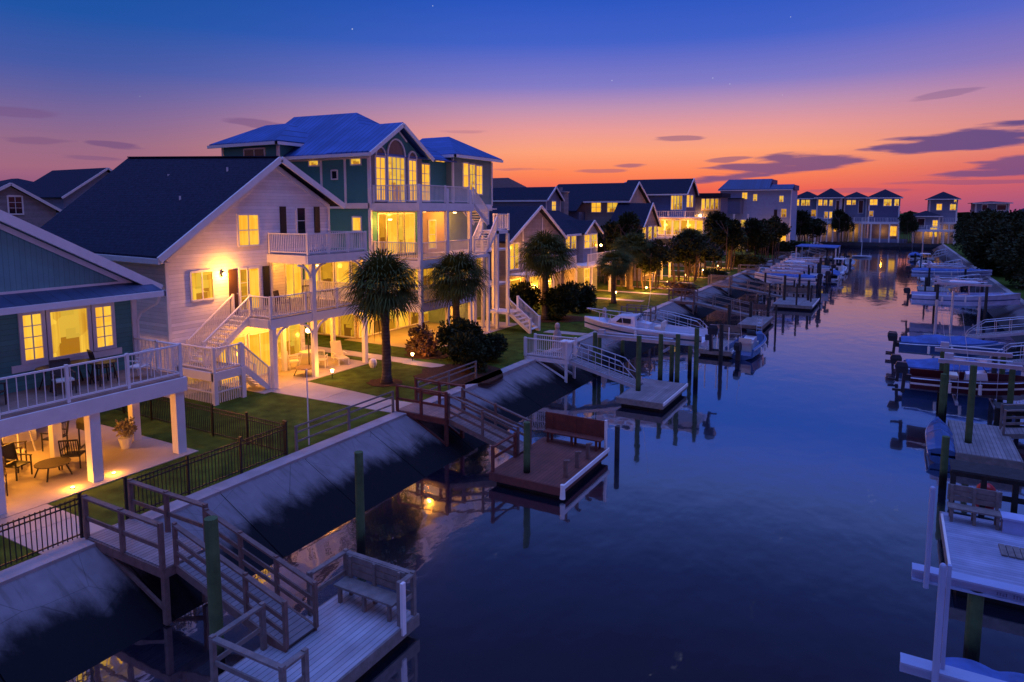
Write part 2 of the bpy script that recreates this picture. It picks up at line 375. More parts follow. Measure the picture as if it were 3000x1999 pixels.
# face mapping: u runs along the wall, n out of it
def fmap(face, p):
    return {'+X': lambda u, n, z: (p + n, u, z), '-X': lambda u, n, z: (p - n, u, z), '-Y': lambda u, n, z: (u, p - n, z), '+Y': lambda u, n, z: (u, p + n, z)}[face]
def fbox(mb, M, u0, n0, z0, u1, n1, z1):
    a = M(u0, n0, z0); b = M(u1, n1, z1); mb.box(*a, *b)
def win(par, face, p, u0, z0, u1, z1, nx=1, nz=2, pane=None, fw=.08, label=None, frame=None, name='window'):
    M = fmap(face, p); f = MB()
    fbox(f, M, u0 - fw, 0, z0 - fw, u0, .06, z1 + fw); fbox(f, M, u1, 0, z0 - fw, u1 + fw, .06, z1 + fw)
    fbox(f, M, u0, 0, z1, u1, .063, z1 + fw * 1.3); fbox(f, M, u0 - fw * .3, 0, z0 - fw, u1 + fw * .3, .075, z0)
    t = min(.028, (u1 - u0) * .022 + .006)
    for i in range(1, nx):
        u = u0 + (u1 - u0) * i / nx; fbox(f, M, u - t, 0, z0, u + t, .045, z1)
    for i in range(1, nz):
        z = z0 + (z1 - z0) * i / nz; fbox(f, M, u0, 0, z - t * .8, u1, .038, z + t * .8)
    o = f.build(name, frame or TRIM, par)
    g = MB(); fbox(g, M, u0, .002, z0, u1, .018, z1); g.build('pane', pane or LIT, o)
    if label: o['label'] = label
    return o
POSTS = set()
def rail(mb, p, q, h=1.0, bal=.13, post=1.9, pw=.1, bw=.03, ends=True, mid=None, topw=.09):
    p = Vector(p); q = Vector(q); d = q - p; ln = d.length
    up = Vector((0, 0, 1))
    sh = .001 * (len(POSTS) % 5); mb.bar(p + up * (h + sh), q + up * (h + sh), topw, .05)
    if mid is None:
        mb.bar(p + up * .1, q + up * .1, .045, .05)
        n = max(2, int(ln / bal))
        for i in range(1, n):
            c = p + d * i / n; mb.bar(c + up * .12, c + up * (h - .025), bw, bw)
    else:
        for z in mid: mb.bar(p + up * z, q + up * z, .04, .1)
    k = max(1, round(ln / post))
    for i in range(k + 1):
        if not ends and i in (0, k): continue
        c = p + d * i / k; key = (round(c.x * 6), round(c.y * 6), round(c.z * 2))
        if key in POSTS: continue
        POSTS.add(key); mb.bar(c - up * .02, c + up * (h + .06), pw, pw)
    return mb
def stairs(mb, p, q, w_dir, n):
    """treads, risers and stringers from foot p to head q; w_dir spans the width"""
    p = Vector(p); q = Vector(q); w = Vector(w_dir); d = q - p
    fl = Vector((d.x, d.y, 0)) / n; r = d.z / n
    for i in range(n):
        a = p + fl * i + Vector((0, 0, r * (i + 1)))
        mb.prism([a, a + fl * 1.08, a + fl * 1.08 + w, a + w], (0, 0, -.045))
    for k in (Vector((0, 0, 0)), w):
        mb.bar(p + k + Vector((0, 0, .0)), q + k + Vector((0, 0, -.08)), .05, .24)
    return mb

# ================================================================ setting
XC = -17.35            # canal-side edge of the seawall cap
g = MB()
for x0, y0, x1, y1 in ((-1600, -300, -17.9, 197), (-1600, 197, 1600, 1800), (10.6, -300, 1600, 197)):
    g.add([(x0, y0, 1.4), (x1, y0, 1.4), (x1, y1, 1.4), (x0, y1, 1.4)], [(0, 1, 2, 3)])
struct(g, 'ground', GRASS)
wm = bpy.data.materials.new('canal_water'); wm.use_nodes = True
t = wm.node_tree; b = t.nodes['Principled BSDF']
b.inputs['Base Color'].default_value = (.004, .008, .022, 1); b.inputs['Roughness'].default_value = .075; b.inputs['IOR'].default_value = 8.0
co = t.nodes.new('ShaderNodeTexCoord').outputs['Object']
hs = None
for sc_, st, dt in (((.9, .55, 1), .55, 2), ((5, 3.2, 1), .05, 2)):
    mpn = t.nodes.new('ShaderNodeMapping'); mpn.inputs['Scale'].default_value = sc_; t.links.new(co, mpn.inputs[0])
    n1 = t.nodes.new('ShaderNodeTexNoise'); n1.inputs['Scale'].default_value = 1; n1.inputs['Detail'].default_value = dt; t.links.new(mpn.outputs[0], n1.inputs[0])
    m_ = t.nodes.new('ShaderNodeMath'); m_.operation = 'MULTIPLY'; t.links.new(n1.outputs[0], m_.inputs[0]); m_.inputs[1].default_value = st
    if hs is None: hs = m_.outputs[0]
    else:
        a_ = t.nodes.new('ShaderNodeMath'); a_.operation = 'ADD'; t.links.new(hs, a_.inputs[0]); t.links.new(m_.outputs[0], a_.inputs[1]); hs = a_.outputs[0]
bp = t.nodes.new('ShaderNodeBump'); bp.inputs['Strength'].default_value = 1; bp.inputs['Distance'].default_value = .02
t.links.new(hs, bp.inputs['Height']); t.links.new(bp.outputs[0], b.inputs['Normal'])
# fine cat's-paw ripples over part of the surface scatter the glow downwards; the rest stays mirror-calm
b.inputs['Roughness'].default_value = .03
b2 = t.nodes.new('ShaderNodeBsdfPrincipled'); b2.inputs['Base Color'].default_value = (.004, .008, .022, 1); b2.inputs['Roughness'].default_value = .13; b2.inputs['IOR'].default_value = 6.0
t.links.new(bp.outputs[0], b2.inputs['Normal'])
mpw = t.nodes.new('ShaderNodeMapping'); mpw.inputs['Scale'].default_value = (.10, .035, 1); t.links.new(co, mpw.inputs[0])
nw = t.nodes.new('ShaderNodeTexNoise'); nw.inputs['Scale'].default_value = 1; nw.inputs['Detail'].default_value = 3; t.links.new(mpw.outputs[0], nw.inputs[0])
rw = t.nodes.new('ShaderNodeMapRange'); t.links.new(nw.outputs[0], rw.inputs[0]); rw.inputs[1].default_value = .3; rw.inputs[2].default_value = .7; rw.inputs[3].default_value = .12; rw.inputs[4].default_value = .42
mxs = t.nodes.new('ShaderNodeMixShader'); t.links.new(rw.outputs[0], mxs.inputs[0]); t.links.new(b.outputs[0], mxs.inputs[1]); t.links.new(b2.outputs[0], mxs.inputs[2])
t.links.new(mxs.outputs[0], t.nodes['Material Output'].inputs[0])
struct(MB().add([(-16.6, -120, 0), (9.2, -120, 0), (9.2, 198, 0), (-16.6, 198, 0)], [(0, 1, 2, 3)]), 'canal_water', wm)
struct(MB().box(-18, -120, -2.4, 11, 200, -2.0), 'canal_bed', BANK2)
# sloping concrete revetment in cast panels, each lot's run at its own height
rnd = random.Random(5)
rv = MB(); y = -14.0
lots = {}
while y < 196:
    lot = int((y + 14) // 13.4)
    if lot not in lots: lots[lot] = (rnd.uniform(-.05, .07), rnd.uniform(-.12, .15))
    dz_, dx_ = lots[lot]
    y2 = min(y + 3.35, 197)
    xt, xb = XC, -14.75 + dx_
    top = 1.30 + dz_
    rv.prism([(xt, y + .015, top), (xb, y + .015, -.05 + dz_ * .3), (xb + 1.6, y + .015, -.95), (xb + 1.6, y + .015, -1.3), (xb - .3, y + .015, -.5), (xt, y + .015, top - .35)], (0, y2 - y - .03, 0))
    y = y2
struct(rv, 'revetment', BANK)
cp_ = MB(); y = -14
while y < 196.5:
    cp_.box(-17.92, y + .006, .6, XC, min(y + 6.7, 197) - .006, 1.43); y += 6.7
struct(cp_, 'seawall_cap', CAPC)
struct(MB().box(-18.2, 196.9, -2, 11, 197.5, 1.5), 'far_seawall', BANK2)
rv = MB(); y = -14.0
while y < 196:
    rv.prism([(10.55, y + .015, 1.42), (8.4, y + .015, 0.0), (7.2, y + .015, -.8), (7.2, y + .015, -1.2), (8.4, y + .015, -.4), (10.55, y + .015, 1.0)], (0, 3.96, 0)); y += 4
struct(rv, 'right_revetment', mk('right_bank_concrete', (.12, .12, .14, 1), .85, var=.2, vs=1.5, bump=.4, bs=9, dirt=(.55, .9, (.014, .016, .022, 1))))
struct(MB().box(10.5, -14, .8, 11.0, 197, 1.45), 'right_seawall_cap', CAPC)
# patios, walks, planting beds
st = MB(); st.box(-29, 2, 1.3, -21.0, 14.7, 1.425); struct(st, 'patio', CONC)
st = MB()
for k in range(2): st.box(-20.98 + k * 1.55, 8.15, 1.3, -20.98 + k * 1.55 + 1.52, 9.75, 1.418)
struct(st, 'path', CONC)
st = MB(); st.box(-31, 21.0, 1.3, -25.0, 28.4, 1.425)
struct(st, 'patio_slab', CONC)
pw = MB(); pts = [(-25.0, 22.5, 1.1), (-22.0, 22.45, .95), (-19.4, 22.35, .8), (-17.95, 22.4, .8)]
for (x0, yc, w), (x1, yd, v) in zip(pts, pts[1:]):
    pw.prism([(x0, yc - w, 1.3), (x1 - .02, yd - v, 1.3), (x1 - .02, yd + v, 1.3), (x0, yc + w, 1.3)], (0, 0, .118))
struct(pw, 'path', CONC)
st = MB(); st.box(-33, 29.2, 1.3, -23.4, 30.2, 1.415).box(-23.4, 29.1, 1.3, -19.5, 30.0, 1.412); struct(st, 'path', CONC)
st = MB(); st.box(-31, 32.6, 1.3, -24.0, 43.8, 1.42); struct(st, 'patio_slab', CONC)
st = MB(); st.prism([(-20.9, 41.5, 1.3), (-18, 41.7, 1.3), (-18, 42.6, 1.3), (-20.9, 42.5, 1.3)], (0, 0, .115)); struct(st, 'path', CONC)
st = MB()
for i, (yy, x1) in enumerate(((60, -20), (66, -19.4), (71, -19), (78, -20), (85, -19.3), (93, -19), (101, -19.5), (112, -19))):
    st.box(-27, yy, 1.3, x1, yy + .9, 1.41)
struct(st, 'path', CONC)
bd = MB()
def bed(cx, cy, rx, ry):
    n = 18; bd.prism([(cx + rx * math.cos(2 * math.pi * i / n) * (1 + .12 * math.sin(3 * i)), cy + ry * math.sin(2 * math.pi * i / n), 1.3) for i in range(n)], (0, 0, .13))
for a in ((-21.48, 25.36, .9, .8), (-23.5, 31.6, 1.4, 1.1), (-19.2, 28.6, 2.2, 2.4), (-23.2, 46.4, 1.3, 1.3), (-22.0, 47.6, 1.6, 1.6), (-25.5, 37.5, 1.2, 1.0)): bed(*a)
tag(bd.build('mulch_beds', MULCH), kind='structure')
st = MB(); st.box(-64, -80, 1.3, -58, 400, 1.41); struct(st, 'road', mk('asphalt', (.05, .05, .055, 1), .9, var=.15, bump=.3))

# ================================================================ house 1: near teal house
h = thing('beach_house', 'teal clapboard house cut by the left picture edge, with a furnished deck on white posts', 'house', (-28, 9, 1.4))
w = MB(); w.box(-36, 1, 4.0, -24, 14.5, 7.30)
w.build('wall', SIDT, h)
w = MB(); w.prism([(-24.0, 1.0, 7.30), (-24.0, 14.6, 7.30), (-24.0, 14.6, 7.38), (-24.0, 8.0, 10.95), (-24.0, 1.0, 7.30)][:4], (-12, 0, 0)); w.build('gable', SIDTB, h)
w = MB()
rf = MB(); zr = lambda y: 10.98 - (y - 8.0) * .548 if y > 8 else 10.98 - (8.0 - y) * .548
for a, b_ in ((8.0, 15.3), (8.0, .7)):
    rf.prism([(-36.5, a, zr(a) + .16), (-23.72, a, zr(a) + .16), (-23.72, b_, zr(b_) + .16), (-36.5, b_, zr(b_) + .16)], (0, 0, -.1))
rf.build('roof', SHIN, h)
rk = MB(); rk.bar((-23.66, 8.0, 11.0), (-23.66, 15.35, 10.98 - 7.35 * .548 + .02), .13, .3); rk.bar((-23.66, 8.0, 11.0), (-23.66, .6, 10.98 - 7.4 * .548), .13, .3)
rk.bar((-23.92, 8.0, 10.72), (-23.92, 14.6, 10.72 - 6.6 * .548), .06, .16)
rk.box(-23.98, 1, 7.22, -23.9, 14.3, 7.36)
rk.build('rake_board', TRIM, h)
sk = MB(); sk.prism([(-23.95, .5, 7.30), (-23.02, .5, 7.0), (-23.02, 15.0, 7.0), (-23.95, 15.0, 7.30)], (0, 0, -.06)); sk.build('metal_skirt_roof', METD, h)
fa = MB(); fa.box(-23.04, .5, 6.78, -22.92, 15.06, 6.98).box(-24.0, .5, 6.76, -23.04, 15.0, 6.80).box(-24, 15.0, 6.78, -22.92, 15.1, 6.98); fa.build('fascia', TRIM, h)
gt = MB().path([(-23.1, 14.95, 6.8), (-23.25, 14.9, 6.5), (-23.85, 14.66, 6.15), (-23.93, 14.56, 5.9), (-23.93, 14.56, 4.2)], .05); gt.build('downspout', TRIM, h)
cb = MB().box(-24, 14.38, 4.15, -23.93, 14.56, 6.8).box(-24, 10.45, 4.75, -23.96, 13.95, 4.98).box(-24, 10.45, 6.64, -23.96, 13.95, 6.77); cb.build('corner_board', TRIM, h)
win(h, '+X', -24, 10.85, 5.1, 11.38, 6.55, 2, 4, fw=.12)
win(h, '+X', -24, 11.66, 5.05, 12.82, 6.55, 1, 1, pane=LITROOM, fw=.12)
win(h, '+X', -24, 13.10, 5.12, 13.64, 6.52, 2, 4, fw=.12)
dk = MB(); dk.box(-24, 1, 4.02, -21.33, 14.5, 4.15); dk.build('deck_floor', mk('warm_deck', (.30, .2, .16, 1), .75, var=.2, lines=[('X', .14, .12, .85, .8)]), h)
fa = MB().box(-21.34, 1, 3.62, -21.22, 14.55, 4.10).box(-24.3, 14.44, 3.62, -21.34, 14.56, 4.10).box(-24.2, 1, 3.62, -24.05, 14.4, 4.0); fa.build('beam', TRIM, h)
SOFF2 = SOFF
MB().box(-36, 1, 3.92, -21.4, 14.3, 3.99).build('ceiling', SOFF2, h)
rl = MB(); rail(rl, (-21.36, 1.5, 4.15), (-21.36, 14.42, 4.15), 1.08, .235, 1.75, .09, .022, topw=.08)
rail(rl, (-21.36, 14.42, 4.15), (-23.95, 14.42, 4.15), 1.08, .2, 1.3, .09, .022); rl.build('railing', ALU if False else TRIM, h)
for y_ in (5.9, 8.72, 11.42, 14.3): MB().box(-21.62, y_ - .16, 1.4, -21.3, y_ + .16, 3.62).build('post', TRIM, h)
for y_ in (8.72, 11.6, 14.3): MB().box(-24.2, y_ - .14, 1.4, -23.92, y_ + .14, 3.62).build('post', TRIM, h)
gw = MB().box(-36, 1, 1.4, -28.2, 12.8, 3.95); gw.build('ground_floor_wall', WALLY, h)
win(h, '+X', -28.2, 6.2, 1.5, 8.0, 3.6, 2, 1, pane=LITROOM); win(h, '+X', -28.2, 8.5, 1.5, 10.3, 3.6, 2, 1, pane=LIT); win(h, '+X', -28.2, 11.2, 2.1, 12.3, 3.4, 2, 2, pane=LITROOM)
for (x, y_, wt) in ((-25.6, 7.4, 75), (-25.6, 11.0, 95), (-27.2, 9.2, 60), (-22.8, 9.3, 30)):
    MB().tube((x, y_, 3.92), (x, y_, 3.86), .14, .12, 14).build('ceiling_lamp', LAMP, h); light(h, (x, y_, 3.72), wt, .12)

# ================================================================ house 2: white house
h = thing('beach_house', 'white clapboard house with a big dark roof, two upper decks and a wall lamp', 'house', (-34, 23, 1.4))
EL, AP, ER = (18.35, 7.98), (24.75, 12.42), (28.9, 10.28)      # eave, apex, eave as (y, z)
w = MB()
w.prism([(-28, 18.45, 1.4), (-28, 24.3, 1.4), (-28, 24.3, 7.5), (-28, 28.5, 7.5), (-28, 28.5, 10.25), (-28, 24.75, 12.3), (-28, 18.45, 7.9)], (-11.2, 0, 0))
w.build('wall', SIDW, h)
MB().box(-39.1, 24.32, 1.4, -30.2, 28.48, 7.48).build('porch_wall', SIDW, h)
rf = MB()
def slab(a, b_, c, d_, th=.14): rf.prism([a, b_, c, d_], (0, 0, th))
rf.prism([(-27.55, EL[0] - .45, 7.72), (-27.55, AP[0], AP[1]), (-40.6, AP[0], AP[1] + .45), (-39.4, EL[0] - .45, 7.9)], (0, 0, .16))
rf.prism([(-27.55, AP[0] + .01, AP[1]), (-27.55, ER[0] + .3, ER[1] - .2), (-40.6, ER[0] + .3, ER[1] - .2), (-40.6, AP[0] + .01, AP[1] + .45)], (0, 0, .16))
rf.build('roof', SHIN, h)
rk = MB(); rk.bar((-27.5, EL[0] - .5, 7.72), (-27.5, AP[0], AP[1] + .05), .1, .3); rk.bar((-27.5, AP[0], AP[1] + .05), (-27.5, ER[0] + .35, ER[1] - .2), .1, .3)
rk.bar((-39.4, EL[0] - .51, 7.84), (-27.5, EL[0] - .51, 7.66), .1, .24)
rk.bar((-27.96, 18.5, 7.6), (-27.96, 24.75, 12.08), .05, .16); rk.bar((-27.96, 24.75, 12.08), (-27.96, 28.5, 10.05), .05, .16)
rk.build('rake_board', TRIM, h)
MB().box(-39.2, EL[0] - .46, 7.56, -27.6, 18.45, 7.6).build('soffit', TRIM, h)
MB().box(-39.1, 18.43, 1.4, -28.06, 18.6, 7.55).build('side_wall', SIDW, h)
for bb in ((-28.05, 18.39, 1.4, -27.95, 18.55, 7.6), (-28, 28.4, 7.5, -27.96, 28.54, 10.2), (-28.02, 24.2, 4.75, -27.96, 24.34, 7.5)): MB().box(*bb).build('corner_board', TRIM, h)
win(h, '+X', -28, 22.36, 8.15, 23.52, 9.62, 2, 2); win(h, '+X', -28, 19.66, 5.75, 20.76, 7.0, 2, 1, pane=LITROOM)
for u0, u1 in ((24.96, 25.36), (27.36, 27.76)): MB().box(-28, u0, 8.62, -27.95, u1, 10.06).build('shutter', BLACK, h)
win(h, '+X', -28, 26.12, 8.62, 26.68, 9.98, 1, 2, pane=DARKG, fw=.07)
d = MB().box(-28, 21.66, 4.78, -27.94, 22.14, 7.0); d = d.build('door', mk('dark_brown_door', (.05, .025, .02, 1), .5), h)
MB().ball((-27.92, 22.08, 5.8), .03).build('handle', ALU, d)
win(h, '+X', -28, 22.32, 4.95, 22.72, 6.95, 1, 3, pane=LITDIM); win(h, '+X', -28, 22.84, 4.95, 23.42, 6.95, 1, 1, pane=LIT)
MB().box(-28, 23.72, 5.0, -27.95, 24.12, 7.02).build('shutter', BLACK, h)
win(h, '+X', -30.2, 27.2, 4.82, 28.3, 6.75, 2, 1, pane=LIT)
win(h, '+X', -30.2, 25.4, 5.4, 26.1, 6.7, 1, 2, pane=LITDIM)
win(h, '+X', -28, 19.2, 1.9, 20.4, 3.4, 2, 1, pane=LITROOM); win(h, '+X', -28, 21.0, 1.5, 22.4, 3.6, 2, 1); win(h, '+X', -28, 22.7, 1.5, 24.0, 3.6, 2, 1)
win(h, '+X', -30.2, 24.7, 1.6, 25.8, 3.5, 2, 2, pane=LITDIM); win(h, '+X', -30.2, 26.4, 1.5, 28.1, 3.6, 2, 1, pane=LITROOM)
lb = MB().box(-27.98, 21.22, 6.72, -27.92, 21.36, 6.98).box(-27.92, 21.26, 6.92, -27.78, 21.32, 6.95); lb = lb.build('wall_lamp', BLACK, h)
MB().ball((-27.80, 21.29, 6.82), .075, .075, .09).build('bulb', BULB, lb); light(h, (-27.55, 21.29, 6.78), 80, .08)
# upper deck
for zf, y0, x1, bk in ((7.66, 24.1, -25.15, -28), (4.76, 21.8, -25.3, -28)):
    MB().box(bk, y0, zf - .12, x1, 28.42, zf).build('deck_floor', DECKY, h)
    fm = MB().box(x1 - .08, y0 - .05, zf - .46, x1 + .03, 28.47, zf - .03).box(bk, y0 - .08, zf - .46, x1 - .08, y0 + .02, zf - .03).box(bk, 28.38, zf - .46, x1 - .08, 28.47, zf - .03)
    fm.box(bk, y0, zf - .2, x1 - .1, 28.35, zf - .14); fm.build('beam', TRIM, h)
MB().box(-30.2, 24.35, 4.64, -28.0, 28.4, 4.755).build('deck_floor', DECKY, h)
rl = MB(); rail(rl, (-25.2, 24.15, 7.66), (-25.2, 28.36, 7.66), 1.02, .125, 1.4); rail(rl, (-27.9, 24.15, 7.66), (-25.2, 24.15, 7.66), 1.02, .125, 2.7); rail(rl, (-27.9, 28.36, 7.66), (-25.2, 28.36, 7.66), 1.02, .14, 2.7)
rl.build('railing', TRIM, h)
rl = MB(); rail(rl, (-25.35, 21.85, 4.76), (-25.35, 28.36, 4.76), 1.02, .125, 2.2); rail(rl, (-26.75, 21.85, 4.76), (-25.35, 21.85, 4.76), 1.02, .125, 1.4); rail(rl, (-29.9, 28.36, 4.76), (-25.35, 28.36, 4.76), 1.02, .14, 2.3)
rl.build('railing', TRIM, h)
for y_, z1 in ((21.9, 4.3), (24.5, 7.2), (28.25, 7.2)): MB().box(-25.43, y_ - .12, 1.4, -25.2, y_ + .12, z1).build('post', TRIM, h)
for y_ in (24.6, 28.2): MB().box(-27.75, y_ - .1, 1.4, -27.55, y_ + .1, 4.5).build('post', TRIM, h)
for y_, z_, s_ in ((21.9, 4.3, 1), (24.5, 4.3, -1), (24.5, 4.3, 1), (28.25, 4.3, -1), (24.5, 7.2, -1), (24.5, 7.2, 1), (28.25, 7.2, -1), (21.9, 4.3, 0)):
    k = 5; 
    for i in range(k):
        a0 = i / k * math.pi / 2; a1 = (i + 1) / k * math.pi / 2; f_ = lambda a: (-25.32, y_ + s_ * (.08 + .85 * (1 - math.cos(a))), z_ - .95 + .93 * math.sin(a))
        if i == 0: br = MB()
        if s_: br.bar(f_(a0), f_(a1), .07, .1)
    if s_: br.build('brace', TRIM, h)
# landing and stairs
MB().box(-28, 18.75, 2.72, -25.5, 20.25, 2.85).build('landing', DECKY, h)
fm = MB().box(-25.5, 18.7, 2.45, -25.4, 20.3, 2.83).box(-28, 18.65, 2.45, -25.4, 18.75, 2.83)
for a in ((-25.5, 18.75), (-25.5, 20.2), (-27.9, 18.75)): fm.box(a[0] - .02, a[1] - .1, 1.4, a[0] + .16, a[1] + .1, 2.83)
fm.build('landing_frame', TRIM, h)
la = MB()
for i in range(11): la.box(-25.44, 18.95 + i * .115, 1.45, -25.41, 18.99 + i * .115, 2.4)
for i in range(19): la.box(-27.7 + i * .115, 18.69, 1.45, -27.66 + i * .115, 18.72, 2.4)
la.box(-25.44, 18.85, 1.9, -25.4, 20.1, 1.96).box(-27.8, 18.68, 1.9, -25.5, 18.72, 1.96); la.build('lattice', TRIM, h)
rl = MB(); rail(rl, (-28.4, 18.78, 2.85), (-25.5, 18.78, 2.85), 1.02, .12, 2.6, .12); rail(rl, (-25.5, 18.78, 2.85), (-25.5, 20.2, 2.85), 1.02, .12, 1.4, .12)
rail(rl, (-25.5, 20.3, 2.80), (-25.5, 21.75, 1.45), 1.0, .12, 1.5, .1); rail(rl, (-26.5, 20.3, 2.80), (-26.5, 21.75, 1.45), 1.0, .12, 1.5, .1)
rl.build('stair_railing', TRIM, h); rl = MB(); rail(rl, (-26.75, 19.25, 2.95), (-26.75, 21.85, 4.76), 1.0, .12, 2.6, .1); rail(rl, (-27.85, 19.25, 2.95), (-27.85, 21.75, 4.76), 1.0, .12, 2.6, .1)
rl.build('stair_railing', TRIM, h)
sr = MB(); stairs(sr, (-26.5, 21.75, 1.43), (-26.5, 20.25, 2.85), (1.0, 0, 0), 8); stairs(sr, (-27.85, 19.25, 2.85), (-27.85, 21.85, 4.76), (1.1, 0, 0), 11); sr.build('stairs', WHITEP, h)
for (x, y_, z_, wt) in ((-26.8, 25.2, 4.35, 60), (-28.8, 26.8, 4.4, 55), (-26.6, 23.0, 4.3, 60), (-29.0, 26.3, 7.3, 34), (-26.4, 26.3, 7.1, 26)):
    MB().tube((x, y_, z_ + .14), (x, y_, z_ + .06), .13, .1, 12).build('ceiling_lamp', LAMP, h); light(h, (x, y_, z_ - .05), wt, .12)

for x, y_ in ((-31, 21.4), (-34.5, 23.2), (-30.2, 23.6)):
    z_ = 7.72 + (y_ - 17.9) * .686; MB().tube((x, y_, z_), (x, y_, z_ + .45), .05, .05, 8).build('vent_pipe', WHITEP, h)
MB().bar((-27.6, 24.76, 12.60), (-40.5, 24.76, 13.05), .3, .06).build('ridge_cap', SHIN, h)
# ================================================================ house 3: tall teal house with blue metal roof
h = thing('beach_house', 'tall teal house with blue metal roofs, an arched gable window and white porches', 'house', (-34, 36, 1.4))
w = MB(); w.prism([(-28, 32, 4.2), (-28, 37.3, 4.2), (-28, 37.3, 13.35), (-28, 34.7, 15.0), (-28, 32, 13.35)], (-11, 0, 0)); w.box(-39, 37.3, 4.2, -28.6, 46, 13.3)
w.build('wall', SIDTP, h)
MB().box(-27.995, 32.05, 10.3, -27.97, 37.25, 13.3).build('gable_front', mk('taupe_panel', (.26, .23, .22, 1), .65), h)
w = MB().box(-40.3, 31.2, 1.4, -34.9, 33.5, 14.2); w.build('bump_out_wall', SIDTP, h)
w = MB().box(-31.9, 41, 10.2, -28, 46.4, 13.7).box(-31.9, 41, 1.4, -28.4, 46.3, 10.2); w.build('corner_room_wall', mk('sage_panel', (.20, .30, .28, 1), .65, var=.05), h)
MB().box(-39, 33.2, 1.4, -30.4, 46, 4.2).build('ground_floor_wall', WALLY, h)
# roofs
rf = MB(); e = .35
rf.prism([(-27.5, 34.7, 15.32), (-27.5, 31.5, 13.3), (-31.0, 31.5, 13.3), (-31.0, 34.7, 15.32)], (0, 0, .1))
rf.prism([(-27.5, 34.71, 15.32), (-27.5, 37.85, 13.3), (-31.0, 37.85, 13.3), (-31.0, 34.71, 15.32)], (0, 0, .1))
rf.prism([(-39.3, 31.56, 13.26), (-27.9, 31.56, 13.26), (-32.95, 36.5, 16.5), (-39.05, 36.5, 16.6)], (0, 0, .1))
rf.prism([(-39.3, 41.4, 13.28), (-27.9, 41.4, 13.28), (-32.95, 36.51, 16.5), (-39.05, 36.51, 16.6)], (0, 0, .1))
rf.prism([(-27.9, 31.56, 13.27), (-27.9, 41.4, 13.28), (-32.94, 36.5, 16.5)], (0, 0, .1))
rf.build('metal_roof', METX, h)
rf = MB()
rf.prism([(-40.9, 30.6, 14.2), (-34.4, 30.6, 14.2), (-35.9, 33.3, 15.62), (-38.4, 33.3, 15.62)], (0, 0, .1))
rf.prism([(-34.4, 30.6, 14.2), (-34.4, 35, 14.2), (-35.9, 33.3, 15.62)], (0, 0, .1)); rf.prism([(-40.9, 30.6, 14.2), (-40.9, 35, 14.2), (-38.4, 33.3, 15.62)], (0, 0, .1))
rf.build('metal_roof', METX, h)
rf = MB()
rf.prism([(-32.5, 40.4, 13.78), (-27.4, 40.4, 13.78), (-30.0, 43.4, 15.35), (-32.5, 43.4, 15.35)], (0, 0, .09))
rf.prism([(-27.4, 40.4, 13.78), (-27.4, 47.0, 13.78), (-30.0, 43.42, 15.35), (-30.0, 43.4, 15.35)], (0, 0, .09))
rf.prism([(-32.5, 47.0, 13.78), (-27.4, 47.0, 13.78), (-30.0, 43.44, 15.35), (-32.5, 43.44, 15.35)], (0, 0, .09))
rf.build('metal_roof', METY, h)
tr = MB(); tr.bar((-27.45, 31.5, 13.22), (-27.45, 34.7, 15.25), .1, .24); tr.bar((-27.45, 34.7, 15.25), (-27.45, 37.9, 13.22), .1, .24)
tr.box(-35, 31.45, 13.1, -27.45, 31.57, 13.3).box(-34.9, 31.9, 13.0, -28, 31.98, 13.14).box(-41, 30.5, 14.02, -34.3, 30.62, 14.22).box(-34.42, 30.5, 14.02, -34.3, 35, 14.22)
tr.box(-32.5, 40.3, 13.6, -27.3, 40.42, 13.8).box(-27.42, 40.3, 13.6, -27.3, 47.05, 13.8)
for x in (-34.93, -31.96, -29.94): tr.box(x - .09, 31.95, 10.3, x + .09, 31.985, 13.05)
tr.box(-28.12, 31.94, 7, -27.9, 32.06, 13.2).box(-34.9, 31.94, 9.96, -28.0, 31.985, 10.3).box(-28.08, 40.92, 10.3, -27.94, 41.06, 13.6).box(-28.06, 46.3, 10.2, -27.92, 46.44, 13.6).box(-28, 41, 9.8, -27.95, 46.4, 10.3)
tr.box(-40.36, 31.13, 10.0, -40.2, 31.27, 14.1).box(-35.02, 31.13, 4.0, -34.84, 31.27, 14.1)
tr.build('trim', TRIM, h)
win(h, '-Y', 32, -32.98, 12.72, -32.2, 13.28 - .12, 1, 1, pane=LITROOM); win(h, '-Y', 32, -29.42, 12.68, -28.66, 13.16, 1, 1, pane=LITROOM)
win(h, '-Y', 32, -31.05, 11.84, -30.63, 12.3, 1, 1, pane=DARKG); win(h, '-Y', 32, -29.4, 8.62, -28.76, 9.4, 1, 1)
win(h, '-Y', 31.2, -38.1, 13.05, -36.2, 13.85, 2, 1, pane=DARKG)
win(h, '+X', -27.97, 32.55, 10.5, 33.38, 13.1, 2, 4, fw=.1); win(h, '+X', -27.97, 33.7, 10.4, 35.3, 13.2, 4, 4, pane=LITROOM, fw=.1); win(h, '+X', -27.97, 35.8, 10.5, 36.55, 13.1, 2, 4, fw=.1)
ar = MB(); gl = MB()
def arch(cy, cz, rw, rh, full=True):
    n = 12; rng = range(n + 1)
    P_ = lambda i, k: (-27.92, cy - (rw + k) * math.cos(math.pi * i / n), cz + (rh + k) * math.sin(math.pi * i / n))
    for i in range(n): ar.bar(P_(i, .05), P_(i + 1, .05), .1, .1)
    gl.prism([(-27.965, cy - rw * math.cos(math.pi * i / n), cz + rh * math.sin(math.pi * i / n)) for i in rng], (.02, 0, 0))
arch(34.5, 13.3, .82, 1.0); arch(32.97, 13.2, .40, .5); arch(36.17, 13.2, .38, .45)
ar.bar((-27.92, 33.6, 14.28), (-27.92, 34.7, 14.95), .06, .1); ar.bar((-27.92, 35.6, 14.28), (-27.92, 34.7, 14.95), .06, .1)
